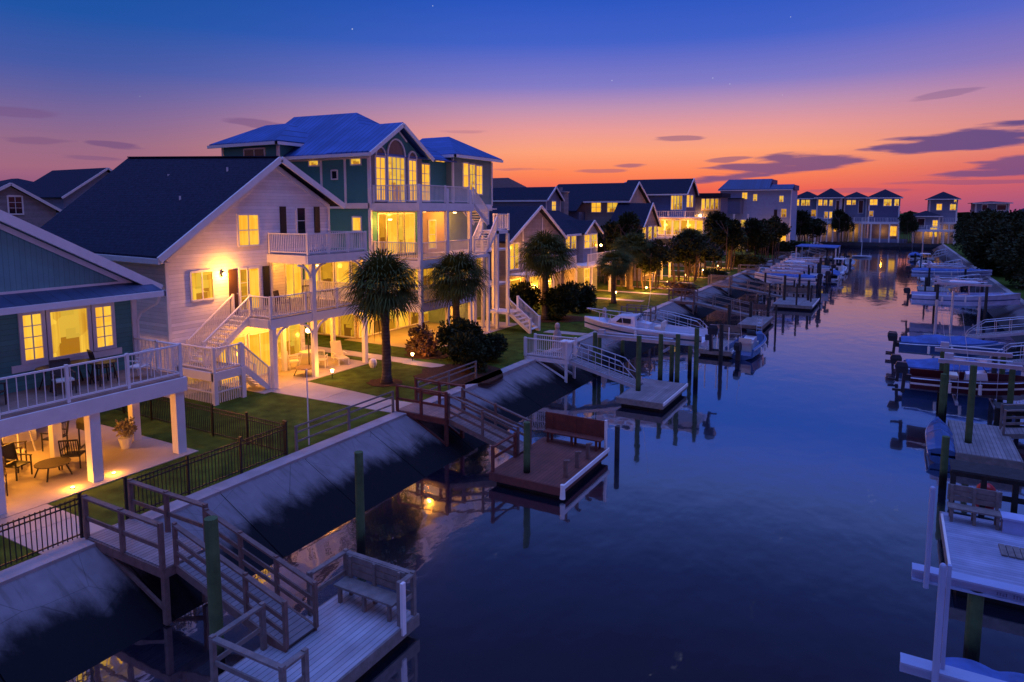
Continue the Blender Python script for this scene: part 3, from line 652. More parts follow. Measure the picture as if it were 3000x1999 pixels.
arf = ar.build('arched_window', TRIM, h); gl.build('pane', mk('dusk_glass', (.10, .09, .09, 1), .25), arf)
win(h, '-Y', 41, -30.55, 11.65, -29.75, 13.45, 2, 4, pane=LITROOM); win(h, '-Y', 41, -29.5, 11.65, -28.7, 13.45, 2, 4)
win(h, '+X', -28, 42.3, 11.5, 42.95, 13.3, 1, 2); win(h, '+X', -28, 43.15, 11.1, 43.9, 13.25, 2, 3, pane=LITROOM); win(h, '+X', -28, 44.1, 11.1, 44.9, 13.2, 2, 3)
win(h, '+X', -28.6, 37.8, 10.5, 38.9, 13.0, 2, 4)
for u0, u1, pn in ((32.7, 33.45, LITDIM), (33.55, 34.5, LIT), (34.6, 35.2, LITROOM), (35.3, 36.3, LIT)): win(h, '+X', -28, u0, 7.1, u1, 9.6, 1, 1, pane=pn)
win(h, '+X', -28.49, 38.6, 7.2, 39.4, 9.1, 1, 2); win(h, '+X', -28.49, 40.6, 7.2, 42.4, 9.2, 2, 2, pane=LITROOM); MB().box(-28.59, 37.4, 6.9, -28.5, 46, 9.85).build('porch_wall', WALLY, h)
for i in range(5): win(h, '+X', -28, 32.5 + i * .95, 4.5, 33.3 + i * .95, 6.5, 1, 1, pane=(LIT, LITDIM)[i % 2])
for i in range(5): win(h, '+X', -28.4, 37.5 + i * 1.7, 4.6, 38.9 + i * 1.7, 6.4, 2, 1, pane=(LITDIM, LIT)[i % 2])
for i in range(4): win(h, '-Y', 31.98, -33.6 + i * 1.35, 4.75, -32.5 + i * 1.35, 6.6, 1, 1, pane=(LIT, LITDIM)[i % 2])
pt = MB(); rail(pt, (-34.3, 31.6, 4.3), (-28.1, 31.6, 4.3), 1.0, .16, 1.35); pt.box(-34.4, 31.5, 4.05, -28, 32.0, 4.28).box(-34.4, 31.5, 6.7, -28, 32, 6.86); pt.build('side_porch_railing', TRIM, h)
# screened ground floor
sc = MB()
for i in range(9): win(h, '+X', -30.4, 33.4 + i * 1.35, 1.55, 34.5 + i * 1.35, 3.9, 1, 1, pane=(LIT, LITDIM, LITROOM)[i % 3], fw=.07)
for i in range(5): win(h, '-Y', 33.2, -37.4 + i * 1.4, 1.55, -36.2 + i * 1.4, 3.9, 1, 1, pane=(LITDIM, LIT)[i % 2], fw=.07)
# decks
for zf, lab in ((10.32, 0), (6.9, 1), (4.3, 2)):
    MB().box(-28, 32.15, zf - .12, -24.35, 38.0, zf).build('deck_floor', DECKY, h)
    fm = MB().box(-24.42, 32.05, zf - .5, -24.3, 38.0, zf - .03).box(-28, 32.05, zf - .5, -24.42, 32.17, zf - .03).box(-28, 37.9, zf - .5, -24.42, 38.0, zf - .03); fm.build('beam', TRIM, h)
    MB().box(-28, 32.2, zf - .56, -24.45, 37.9, zf - .5).build('ceiling', SOFF, h)
    rl = MB(); rail(rl, (-27.9, 32.2, zf), (-24.4, 32.2, zf), 1.02, .13, 3.5); rail(rl, (-24.4, 32.2, zf), (-24.4, 37.5 if zf > 5 else 37.9, zf), 1.02, .13, 2.65); rl.build('railing', TRIM, h)
for y_ in (32.2, 34.95, 37.6): MB().box(-24.5, y_ - .11, 1.4, -24.28, y_ + .11, 11.35 if y_ < 33 else 11.2).build('post', TRIM, h)
for y_ in (35.0, 38.6, 41.5, 44.6): MB().box(-26.6, y_ - .1, 1.4, -26.4, y_ + .1, 6.5).build('post', TRIM, h)
MB().box(-28.4, 38.1, 6.75, -26.2, 46.2, 6.9).box(-28.4, 38.1, 9.9, -27.4, 46.2, 10.0).box(-28.4, 38.1, 4.1, -26.2, 46.2, 4.25).build('side_deck', TRIM, h)
# stair tower on the far side
tw = MB()
for x, y_, z1 in ((-24.4, 39.9, 6.8), (-25.6, 39.9, 6.8), (-24.4, 41.15, 8.4), (-25.6, 41.15, 8.4), (-24.4, 42.65, 8.4), (-25.6, 42.65, 8.4)): tw.box(x - .1, y_ - .1, 1.4, x + .1, y_ + .1, z1)
tw.box(-25.7, 41.05, 8.2, -24.3, 42.75, 8.45).box(-25.7, 37.9, 6.66, -24.3, 39.9, 6.88); tw.build('stair_tower_frame', TRIM, h)
sr = MB(); stairs(sr, (-25.5, 39.9, 8.9), (-25.5, 38.0, 10.3), (1.1, 0, 0), 8); stairs(sr, (-25.5, 39.6, 6.9), (-25.5, 41.1, 8.45), (1.1, 0, 0), 9); stairs(sr, (-26.9, 41.2, 4.3), (-26.9, 38.7, 6.9), (1.1, 0, 0), 12)
sr.build('stairs', WHITEP, h)
rl = MB(); rail(rl, (-24.36, 38.0, 10.3), (-24.36, 39.9, 8.9), 1.0, .12, 1.9); rail(rl, (-24.36, 39.9, 7.0), (-24.36, 41.1, 8.45), 1.0, .12, 2.); rail(rl, (-25.6, 39.9, 7.0), (-25.6, 41.1, 8.45), 1.0, .12, 2.)
rail(rl, (-24.36, 41.15, 8.45), (-24.36, 42.7, 8.45), 1.12, .12, 1.5, .13); rail(rl, (-25.6, 42.7, 8.45), (-24.36, 42.7, 8.45), 1.12, .12, 1.2); rail(rl, (-24.36, 38.0, 6.9), (-24.36, 39.9, 6.9), 1.0, .12, 1.9)
rl.build('stair_railing', TRIM, h)
for (x, y_, z_, wt) in ((-27.2, 32.9, 9.2, 55), (-26.5, 35.5, 9.7, 55), (-27.2, 40, 9.6, 60), (-26.6, 35, 6.2, 60), (-27.2, 41.5, 6.2, 50), (-28.6, 33.8, 3.7, 90), (-27.2, 36.2, 3.7, 80), (-27.6, 41.5, 3.8, 90), (-33, 30.7, 3.6, 45), (-31.5, 31.0, 6.3, 14)):
    MB().tube((x, y_, z_ + .12), (x, y_, z_ + .04), .13, .1, 12).build('ceiling_lamp', LAMP, h); light(h, (x, y_, z_ - .07), wt, .12)
s3 = thing('wooden_steps', 'white garden steps with railings rising from the lawn beside the tall teal house', 'steps', (-22.6, 41.3, 1.4))
sm = MB(); stairs(sm, (-21.5, 40.75, 1.42), (-23.2, 40.75, 2.75), (0, 1.25, 0), 6); sm.build('tread', WHITEP, s3)
rl = MB(); rail(rl, (-21.5, 40.7, 1.4), (-23.2, 40.7, 2.7), 1.0, .12, 1.7, .16); rail(rl, (-21.5, 42.05, 1.4), (-23.2, 42.05, 2.7), 1.0, .12, 1.7, .16); rl.build('railing', TRIM, s3)
MB().box(-25, 40.6, 2.6, -23.2, 42.1, 2.75).build('landing', WHITEP, s3)

# ================================================================ houses farther along the canal
def gable_x(rf, x0, x1, y0, y1, ze, zr, yr=None, ov=.35, th=.14):
    """roof with its ridge along X, gable ends facing the canal"""
    yr = (y0 + y1) / 2 if yr is None else yr
    rf.prism([(x0, yr, zr), (x1 + ov, yr, zr), (x1 + ov, y0 - ov, ze - ov * .5), (x0, y0 - ov, ze - ov * .5)], (0, 0, th))
    rf.prism([(x0, yr + .01, zr), (x1 + ov, yr + .01, zr), (x1 + ov, y1 + ov, ze - ov * .5), (x0, y1 + ov, ze - ov * .5)], (0, 0, th))
def rakes(tr, x1, y0, y1, ze, zr, yr=None, ov=.35, w=.24):
    yr = (y0 + y1) / 2 if yr is None else yr
    tr.bar((x1 + ov + .05, y0 - ov, ze - ov * .5), (x1 + ov + .05, yr, zr + .04), .08, w); tr.bar((x1 + ov + .05, yr, zr + .04), (x1 + ov + .05, y1 + ov, ze - ov * .5), .08, w)
def hip(rf, x0, x1, y0, y1, ze, zr, ov=.5):
    x0 -= ov; x1 += ov; y0 -= ov; y1 += ov
    d = min((x1 - x0), (y1 - y0)) / 2 - .05
    if (x1 - x0) > (y1 - y0): a, b_ = (x0 + d, (y0 + y1) / 2, zr), (x1 - d, (y0 + y1) / 2, zr)
    else: a, b_ = ((x0 + x1) / 2, y0 + d, zr), ((x0 + x1) / 2, y1 - d, zr)
    c = [(x0, y0, ze), (x1, y0, ze), (x1, y1, ze), (x0, y1, ze)]
    vs = c + [a, b_] + [(p[0], p[1], p[2] - .12) for p in c]
    if (x1 - x0) > (y1 - y0): fs = [(0, 1, 5, 4), (1, 2, 5), (2, 3, 4, 5), (3, 0, 4)]
    else: fs = [(0, 1, 4), (1, 2, 5, 4), (2, 3, 5), (3, 0, 4, 5)]
    rf.add(vs, fs + [(9, 8, 7, 6), (0, 6, 7, 1), (1, 7, 8, 2), (2, 8, 9, 3), (3, 9, 6, 0)])
def rowin(h, face, p, lst, nx=1, nz=2, pane=None, fw=.1):
    for i, (u0, z0, u1, z1) in enumerate(lst):
        win(h, face, p, u0, z0, u1, z1, nx, nz, pane=pane or (LIT, LITROOM, LITROOM, LITDIM, LIT)[i % 5], fw=fw)
# --- grey house with a steep gable
h = thing('beach_house', 'grey house with a steep white-edged gable behind a bushy palm, beside the tall teal house', 'house', (-34, 54, 1.4))
MB().prism([(-28, 49, 1.4), (-28, 59.5, 1.4), (-28, 59.5, 7.3), (-28, 54.4, 9.9), (-28, 49, 7.3)], (-12, 0, 0)).build('wall', SIDG, h)
rf = MB(); gable_x(rf, -40.2, -28, 49, 59.5, 7.3, 10.05, 54.4); rf.build('roof', SHIN, h)
tr = MB(); rakes(tr, -28, 49, 59.5, 7.3, 10.15, 54.4); tr.box(-28.04, 48.94, 1.4, -27.92, 49.1, 7.3).box(-27.98, 51.5, 4, -27.94, 51.62, 8.6).box(-27.98, 55.2, 4, -27.94, 55.32, 9.2); tr.build('trim', TRIM, h)
rowin(h, '+X', -28, [(49.3, 4.9, 49.95, 7.0), (50.1, 4.9, 50.75, 7.0), (52.0, 4.9, 53.2, 6.6), (49.3, 1.8, 51.0, 3.9), (53, 1.8, 54.6, 3.9), (56, 1.8, 57.6, 3.9), (55.7, 5.0, 56.6, 6.6)])
rl = MB(); rl.box(-28, 49, 4.35, -26.2, 59, 4.5); rail(rl, (-26.25, 49, 4.5), (-26.25, 59, 4.5), 1.0, .16, 2.5)
for y_ in (49.1, 54, 59): rl.box(-26.35, y_ - .1, 1.4, -26.15, y_ + .1, 4.4)
rl.build('deck', TRIM, h)
for x, y_ in ((-27, 51), (-27, 56)): light(h, (x, y_, 3.9), 55); light(h, (x, y_, 6.6), 18)
# --- its sunroom neighbour
h = thing('beach_house', 'low lilac-grey house with a small front gable over a lit bay and a railed deck', 'house', (-34, 65, 1.4))
MB().box(-36, 60.2, 1.4, -28, 68.6, 7.45).build('wall', SIDG, h)
MB().prism([(-27.4, 63.4, 1.4), (-27.4, 67.2, 1.4), (-27.4, 67.2, 7.45), (-27.4, 65.6, 8.5), (-27.4, 63.4, 7.45)], (-4, 0, 0)).build('bay_wall', SIDB, h)
rf = MB(); gable_x(rf, -32, -27.4, 63.4, 67.8, 7.5, 8.65, 65.6, .25)
rf.prism([(-33.0, 59.8, 9.7), (-27.6, 59.8, 7.42), (-27.6, 69, 7.42), (-33.0, 69, 9.7)], (0, 0, .12)); rf.prism([(-33.01, 59.8, 9.7), (-37, 59.8, 8), (-37, 69, 8), (-33.01, 69, 9.7)], (0, 0, .12)); rf.build('roof', SHIN, h)
tr = MB(); rakes(tr, -27.4, 63.4, 67.8, 7.5, 8.7, 65.6, .25, .2); tr.box(-27.6, 59.8, 7.3, -27.5, 63.2, 7.5).box(-27.42, 65.3, 4.6, -27.36, 65.42, 7.4); tr.build('trim', TRIM, h)
rowin(h, '+X', -28, [(60.4, 6.0, 61.3, 7.25), (61.7, 6.0, 62.8, 7.25)], 2); rowin(h, '+X', -27.4, [(63.6, 6.0, 64.9, 7.3), (65.1, 6.0, 66.9, 7.3), (63.8, 2, 65, 3.8)], 2)
rl = MB(); rl.box(-28, 60, 4.3, -25.4, 71.5, 4.5); rail(rl, (-25.45, 60, 4.5), (-25.45, 71.5, 4.5), 1.1, .18, 2.3); rl.build('deck', TRIM, h)
for y_ in (61, 66, 71): MB().box(-25.6, y_ - .1, 1.4, -25.4, y_ + .1, 4.3).build('post', TRIM, h)
for y_ in (62, 69): light(h, (-26.5, y_, 3.8), 55)
MB().ball((-27.3, 67.9, 6.1), .13).build('wall_lamp', BULB, h); light(h, (-27.0, 67.9, 6.1), 20)
# --- dormer house with chimney, farther back
h = thing('beach_house', 'dark-roofed house with a narrow one-window gable and a white chimney, set back', 'house', (-40, 70, 1.4))
MB().prism([(-34, 68.1, 1.4), (-34, 71.8, 1.4), (-34, 71.8, 11.05), (-34, 70.1, 12.3), (-34, 68.1, 11.05)], (-9, 0, 0)).build('wall', SIDB, h)
rf = MB(); gable_x(rf, -42, -34, 68.1, 71.9, 11.05, 12.35, 70.0, .3); rf.build('roof', SHIN, h)
tr = MB(); rakes(tr, -34, 68.1, 71.9, 11.05, 12.4, 70.0, .3, .2); tr.box(-34.02, 68.05, 9, -33.95, 68.2, 11).box(-34.02, 71.7, 9, -33.95, 71.82, 11).box(-42, 67.75, 10.78, -33.7, 67.82, 10.98); tr.build('trim', TRIM, h)
win(h, '+X', -34, 69.5, 9.5, 70.5, 10.8, 2, 3)
ch = MB().box(-35.2, 72.8, 8.5, -34.0, 74.1, 11.95).box(-35.3, 72.7, 11.9, -33.9, 74.2, 12.05).tube((-34.6, 73.2, 12.0), (-34.6, 73.2, 12.5), .18, .22); ch.build('chimney', SIDG, h)
# --- red-brown roof, distant
h = thing('beach_house', 'house under a brown-red shingle roof just right of the tall teal house', 'house', (-50, 75, 1.4))
MB().box(-62, 77, 1.4, -43.5, 84, 10.9).build('wall', SIDN, h)
rf = MB(); hip(rf, -62, -41.5, 76, 85, 10.9, 14.2); rf.build('roof', SHIR, h)
MB().bar((-47.5, 75.8, 11.0), (-50.5, 80.4, 14.35), .12, .12).build('rake_board', TRIM, h)
win(h, '-Y', 77, -52, 9.2, -50, 10.3, 2, 1, pane=DARKG)
# --- big dark roof house with double lit windows
h = thing('beach_house', 'charcoal-roofed house with two pairs of lit windows under its eave and a beige gable', 'house', (-36, 84, 1.4))
MB().prism([(-29, 81, 1.4), (-29, 88, 1.4), (-29, 88, 10.9), (-29, 83.9, 13.0), (-29, 81, 11.1)], (-10.5, 0, 0)).build('wall', SIDK, h)
rf = MB()
rf.prism([(-40, 83.9, 13.2), (-28.6, 83.9, 13.2), (-28.6, 80.3, 10.95), (-34.8, 80.3, 10.95), (-34.8, 78.2, 9.6), (-41.5, 78.2, 9.6)], (0, 0, .14))
rf.prism([(-40, 83.91, 13.2), (-28.6, 83.91, 13.2), (-28.6, 88.4, 10.7), (-41.5, 88.4, 10.7)], (0, 0, .14)); rf.build('roof', SHIN, h)
MB().box(-41, 79, 1.4, -34.8, 81, 9.6).build('wing_wall', SIDN, h)
tr = MB(); rakes(tr, -29, 80.6, 88.1, 11.0, 13.3, 83.9, .35, .25); tr.box(-34.8, 80.2, 10.75, -28.6, 80.3, 10.98); tr.build('trim', TRIM, h)
rowin(h, '-Y', 81, [(-33.9, 9.6, -32.65, 10.8), (-31.75, 9.6, -30.4, 10.8)], 2, 2); rowin(h, '+X', -29, [(82.5, 4.5, 84, 6.5), (85, 4.5, 86.5, 6.5)], 2)
# --- its low wing
h = thing('beach_house', 'low dark-roofed cottage with a narrow pointed gable, before the beige gable', 'house', (-32, 80, 1.4))
MB().prism([(-26, 77.5, 1.4), (-26, 83.6, 1.4), (-26, 83.6, 7.9), (-26, 80.5, 10.4), (-26, 77.5, 7.9)], (-4.1, 0, 0)).build('wall', SIDG, h)
rf = MB(); gable_x(rf, -30.2, -26, 77.5, 83.6, 7.9, 10.55, 80.5, .3); rf.build('roof', SHIN, h)
tr = MB(); rakes(tr, -26, 77.5, 83.6, 7.9, 10.6, 80.5, .3, .24); tr.build('trim', TRIM, h)
rowin(h, '+X', -26, [(77.7, 6.4, 78.8, 7.8), (79.8, 6.3, 81.1, 7.8), (82, 6.4, 83.1, 7.8), (78, 2, 80, 4), (81, 2, 83, 4)], 1)
rl = MB(); rl.box(-26, 77, 4.4, -24.4, 84, 4.55); rail(rl, (-24.4, 77, 4.55), (-24.4, 84, 4.55), 1, .2, 2.4)
for y_ in (77.2, 80.5, 83.8): rl.box(-24.5, y_ - .1, 1.4, -24.3, y_ + .1, 4.5)
rl.build('deck', TRIM, h)
for y_ in (78.5, 82.5): light(h, (-25.2, y_, 3.9), 60)
# --- slate blue two-storey with bay windows
h = thing('beach_house', 'slate-blue house with a tall corner of narrow lit windows above a glowing white porch', 'house', (-32, 106, 1.4))
MB().prism([(-28, 104, 1.4), (-28, 109.5, 1.4), (-28, 109.5, 12.3), (-28, 107, 14.4), (-28, 104, 12.4)], (-11, 0, 0)).build('wall', SIDN, h)
MB().box(-30.3, 103.6, 8.6, -27.9, 104.0, 12.3).build('bay_wall', SIDB, h)
rf = MB(); gable_x(rf, -38.5, -28, 103.8, 109.8, 12.4, 14.6, 107, .35); rf.build('roof', SHIN, h)
tr = MB(); rakes(tr, -28, 103.8, 109.8, 12.4, 14.65, 107, .35, .26); tr.box(-39, 103.3, 12.1, -27.6, 103.4, 12.3).box(-30.4, 103.5, 8.5, -27.8, 103.62, 12.3 - .15) if False else tr.box(-39, 103.3, 12.1, -27.6, 103.4, 12.3); tr.build('trim', TRIM, h)
rowin(h, '-Y', 103.6, [(-30.15, 9.9, -29.8, 12.0), (-29.7, 9.9, -29.35, 12.0), (-29.25, 9.9, -28.9, 12.0), (-28.8, 9.9, -28.45, 12.0)], 1, 2, fw=.07); rowin(h, '+X', -28, [(104.3, 10.3, 105.9, 12.1), (106.5, 10.3, 108, 12.1)], 1)
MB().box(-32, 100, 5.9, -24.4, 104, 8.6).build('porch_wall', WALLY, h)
rowin(h, '-Y', 100, [(-31 + i * 1.15, 6.2, -30.1 + i * 1.15, 8.3) for i in range(6)], 1, 1, fw=.12)
MB().box(-31.8, 100.2, 1.4, -24.8, 103.9, 5.8).build('ground_floor_wall', SIDB, h); rowin(h, '-Y', 100.2, [(-30, 2, -28.6, 4), (-27.4, 2, -26, 4)], 2)
rl = MB().box(-32.2, 99.7, 8.6, -24.2, 104, 8.75); rail(rl, (-32, 99.8, 8.75), (-24.4, 99.8, 8.75), .9, .3, 2.4); rl.box(-32.2, 98.4, 5.6, -24.0, 104, 5.85); rail(rl, (-32, 98.5, 5.85), (-24.2, 98.5, 5.85), .9, .3, 2.4)
for x in (-32, -28.2, -24.3): rl.box(x - .12, 98.4, 1.4, x + .12, 98.6, 5.8)
rl.build('porch_frame', TRIM, h)
for x in (-30, -26.5): light(h, (x, 99.2, 7.6), 50)
# --- low dark house with band of windows
h = thing('beach_house', 'flat-roofed dark house with lit windows between slate-blue and pale-blue houses', 'house', (-30, 128, 1.4))
MB().box(-33, 125, 1.4, -27.4, 131, 12.1).build('wall', SIDN, h)
MB().box(-33.3, 124.4, 12.1, -27, 131.5, 12.85).build('roof', SHIN, h)
MB().box(-30.8, 124.8, 9.7, -27.35, 125, 11.9).build('bay_wall', WALLY, h)
rowin(h, '-Y', 124.8, [(-30.7 + i * .8, 10.0, -30.15 + i * .8, 11.8) for i in range(4)], 1, 2, fw=.09); rowin(h, '-Y', 125, [(-32, 7, -30.8, 8.8), (-29.9, 6.5, -28.6, 8.8), (-30.5, 2, -28.5, 4.4)], 2)
MB().ball((-30.9, 124.7, 8.8), .25).build('wall_lamp', BULB, h); light(h, (-30.7, 124.2, 8.8), 50)
# --- the big pale blue house
h = thing('beach_house', 'big boxy pale-blue house with a stepped flat-topped roof and small scattered windows', 'house', (-27, 155, 1.4))
MB().box(-33, 150, 1.4, -18.7, 160, 13.95).build('wall', mk('pale_blue_siding', (.27, .34, .50, 1), .6, var=.06, lines=[('Z', .25, .08, .2, -.5)]), h)
rf = MB(); rf.prism([(-33.4, 149.6, 14.0), (-22.9, 149.6, 14.0), (-22.9, 153, 16.2), (-31.9, 153, 16.2)], (0, 0, .2)); rf.box(-31.9, 153, 14, -22.9, 160, 16.3); rf.prism([(-22.88, 149.6, 14.0), (-18.4, 149.6, 14.0), (-18.4, 152, 15.0), (-22.88, 152, 15.0)], (0, 0, .15)); rf.box(-22.88, 152, 14, -18.4, 160, 15.05)
rf.build('roof', mk('navy_metal_roof', (.025, .055, .16, 1), .6, .1, var=.12, lines=[('X', .5, .1, .4, .8)]), h)
tr = MB().box(-33.4, 149.5, 13.85, -18.4, 149.62, 14.05).box(-18.78, 149.94, 1.4, -18.62, 150.1, 13.9); tr.build('trim', TRIM, h)
rowin(h, '-Y', 150, [(-28.4, 12.15, -27.4, 13.45), (-26.15, 11.75, -25.4, 13.1), (-20.95, 11.5, -20.2, 12.7), (-20.5, 8.4, -19.5, 10.0), (-23.5, 2.2, -21.5, 4.8), (-20.9, 2.2, -19.4, 4.8)], 2, 2)
MB().box(-21.9, 149.9, 8.5, -21.3, 150, 9.9).build('shutter', BLACK, h)
sh = MB().box(-32.2, 146.5, 9.0, -28.1, 150, 12.1); sh.build('side_wing_wall', SIDN, h); MB().box(-32.4, 146.3, 12.1, -27.9, 150, 12.3).build('side_wing_roof', SHIN, h)
rl = MB().box(-33, 145, 5.6, -26, 150, 5.85); rail(rl, (-33, 145, 5.85), (-26, 145, 5.85), 1.1, .3, 2.3, .2)
for x in (-33, -31.4, -29, -26.2): rl.box(x - .16, 145, 1.4, x + .16, 145.3, 9)
rl.build('deck', TRIM, h); rowin(h, '-Y', 149.9, [(-30, 6.1, -29, 7.7), (-28.5, 6.1, -27.5, 7.7)], 1, 1)
for x in (-30, -27.5): light(h, (x, 147, 5.0), 90)
light(h, (-21.5, 148.6, 4.6), 90)
# --- houses across the canal's end
def end_house(label, x0, x1, y0, z1, zr, mat, wins, deckz=(6.6,), unlit=(), cols=5, dx0=None, dx1=None, roofm=None):
    h = thing('beach_house', label, 'house', ((x0 + x1) / 2, y0 + 6, 1.4))
    MB().box(x0, y0, 1.4, x1, y0 + 12, z1).build('wall', mat, h)
    rf = MB(); hip(rf, x0, x1, y0, y0 + 12, z1, zr, .7); rf.build('roof', roofm or SHIN, h)
    tr = MB().box(x0 - .7, y0 - .75, z1 - .25, x1 + .7, y0 - .68, z1).box(x0 - .1, y0 - .06, 1.4, x0 + .25, y0 + .1, z1 - .1).box(x1 - .25, y0 - .06, 1.4, x1 + .1, y0 + .1, z1 - .1)
    tr.build('trim', TRIM, h)
    rowin(h, '-Y', y0, wins, 2, 2, fw=.16)
    for u in unlit: win(h, '-Y', y0, *u, 1, 1, pane=DARKG, fw=.14)
    a, b_ = dx0 if dx0 is not None else x0, dx1 if dx1 is not None else x1
    for z in deckz:
        d = MB().box(a, y0 - 2.2, z - .5, b_, y0 - .1, z); rail(d, (a, y0 - 2.1, z), (b_, y0 - 2.1, z), 1.1, .35, 2.6, .16, .06)
        d.build('deck', TRIM, h)
    top = max(deckz)
    for i in range(cols):
        x = a + .1 + (b_ - a - .2) * i / (cols - 1); MB().box(x - .16, y0 - 2.2, 1.4, x + .16, y0 - 1.9, top - .5).build('post', TRIM, h)
    light(h, ((x0 + x1) / 2, y0 - 1.3, 4.3), 30); return h
end_house('hip-roofed house with a band of lit upper windows, right of the big pale-blue one', -24.4, -18.3, 200, 12.95, 14.9, SIDB, [(-24.0, 11.0, -22.9, 12.6), (-22.3, 11.0, -21.4, 12.5), (-21.2, 11.0, -20.2, 12.5), (-19.7, 8.1, -18.5, 9.8)], (6.6,))
end_house('house with a broad peaked hip roof and lit windows on two floors', -18.28, -12.4, 198.5, 13.1, 15.6, SIDB, [(-17.9, 11.0, -17.0, 12.5), (-16.6, 11.0, -15.8, 12.4), (-15.2, 10.9, -14.5, 12.4), (-16.3, 7.6, -15.5, 9.3), (-15.1, 7.6, -14.5, 9.3), (-13.9, 4.2, -13.1, 5.8)], (6.7,), unlit=((-13.6, 7, -12.9, 12.2),))
end_house('narrow house with a low hip roof between taller ones at the canal end', -12.0, -6.6, 204, 13.1, 14.7, SIDB, [(-11.4, 11.2, -10.4, 12.4), (-10.1, 11.2, -9.3, 12.4)], (6.7,), unlit=((-8.5, 9, -7.5, 12.3),))
hh = end_house('house with a steep peaked roof and three lit top windows, facing down the canal', -6.0, 1.0, 199.5, 13.0, 15.2, SIDN, [(-5.9, 11.1, -4.1, 12.5), (-2.6, 10.9, -.9, 12.5), (-.2, 10.9, .85, 12.5), (-6 + .1, 8.2, -4.9, 9.5), (-.9, 3.2, .6, 5.6)], (6.7,), dx0=-7.3, dx1=1.2)
end_house('tall blue house with a lit attic window at the right end', 7.6, 13.6, 204, 12.6, 14.5, SIDB, [(9.2, 9.8, 10.3, 11.3), (12.1, 9.8, 13.3, 11.2), (12.9, 11.8, 13.9 - .4, 12.4)], (6.7,))
MB().box(13.7, 205, 1.4, 16.6, 214, 12.4)
end_house('lower blue house with a shallow roof and a lit ground-floor window', 4.2, 9.8, 197.9 + 1.5, 8.3, 9.6, SIDB, [(9.0 - .6, 6.0 - .3, 9.4, 7.2), (8.0, 3.2, 9.4, 5.4)], (4.9,), unlit=((5.2, 5.6, 6.6, 7.6),), dx1=13)
end_house('pale blue box-shaped house with a flat roof, the farthest right of the houses', 17.4, 24.2, 204, 11.6, 12.0, SIDB, [(10, 1, 10.1, 1.1)][:0], (5.0,), unlit=((18.8, 9.8, 19.8, 11.0), (21.8, 9.8, 23.6, 11.0)))
end_house('dim grey-blue house half hidden by trees past the flat-roofed box at the right edge', 27, 34, 215, 8.6, 10.6, SIDN, [], (4.9,))
ww = MB().box(-8, 197.6, 1.4, 3.2, 197.7, 2.5); tag(ww.build('board_fence', SIDB), 'low bluish board fence on the seawall in front of the steep-peaked canal end house', 'fence')
# --- far left rooftops
h = thing('beach_house', 'dusky grey gable with a small white window peeking over the near teal roof', 'house', (-86, 38, 1.4))
MB().prism([(-80, 31, 1.4), (-80, 40.3, 1.4), (-80, 40.3, 9.9), (-80, 36.0, 12.3), (-80, 31, 9.6)], (-12, 0, 0)).build('wall', SIDG, h)
rf = MB(); gable_x(rf, -93, -80, 31, 40.6, 9.7, 12.45, 36.0, .3); rf.build('roof', SHIN, h)
tr = MB(); rakes(tr, -80, 31, 40.6, 9.75, 12.5, 36.0, .3, .3); tr.build('trim', TRIM, h); win(h, '+X', -80, 35.8, 9.5, 37.0, 11.2, 2, 3, pane=DARKG, fw=.15)
h = thing('beach_house', 'pale gabled house whose roof rises just left of the white house roof', 'house', (-97, 54, 1.4))
MB().prism([(-90, 46.3, 1.4), (-90, 58, 1.4), (-90, 58, 11.3), (-90, 51.6, 15.0), (-90, 46.3, 11.6)], (-12, 0, 0)).build('wall', SIDB, h)
rf = MB(); gable_x(rf, -103, -90, 46.3, 58, 11.5, 15.2, 51.8, .4); rf.build('roof', SHIN, h)
tr = MB(); rakes(tr, -90, 46.3, 58, 11.5, 15.2, 51.8, .4, .25); tr.build('trim', TRIM, h)
h = thing('beach_house', 'distant dark-roofed house with a lit white sunroom wall on the left skyline', 'house', (-126, 60, 1.4))
MB().box(-134, 52, 1.4, -120, 64, 12.7).build('wall', mk('rust_brick', (.16, .06, .05, 1), .8), h); rf = MB(); hip(rf, -134, -120, 52, 64, 12.8, 15.0, .6); rf.build('roof', SHIN, h)
for i in range(4): win(h, '+X', -120, 55 + i * 1.9, 11.0, 56.3 + i * 1.9, 12.5, 2, 2, pane=DARKG, fw=.14)
h = thing('beach_house', 'low dark roof at the extreme left of the skyline', 'house', (-150, 56, 1.4))
MB().box(-158, 48, 1.4, -144, 62, 13.2).build('wall', SIDN, h); rf = MB(); hip(rf, -158, -144, 48, 62, 13.2, 14.9, .6); rf.build('roof', SHIR, h)

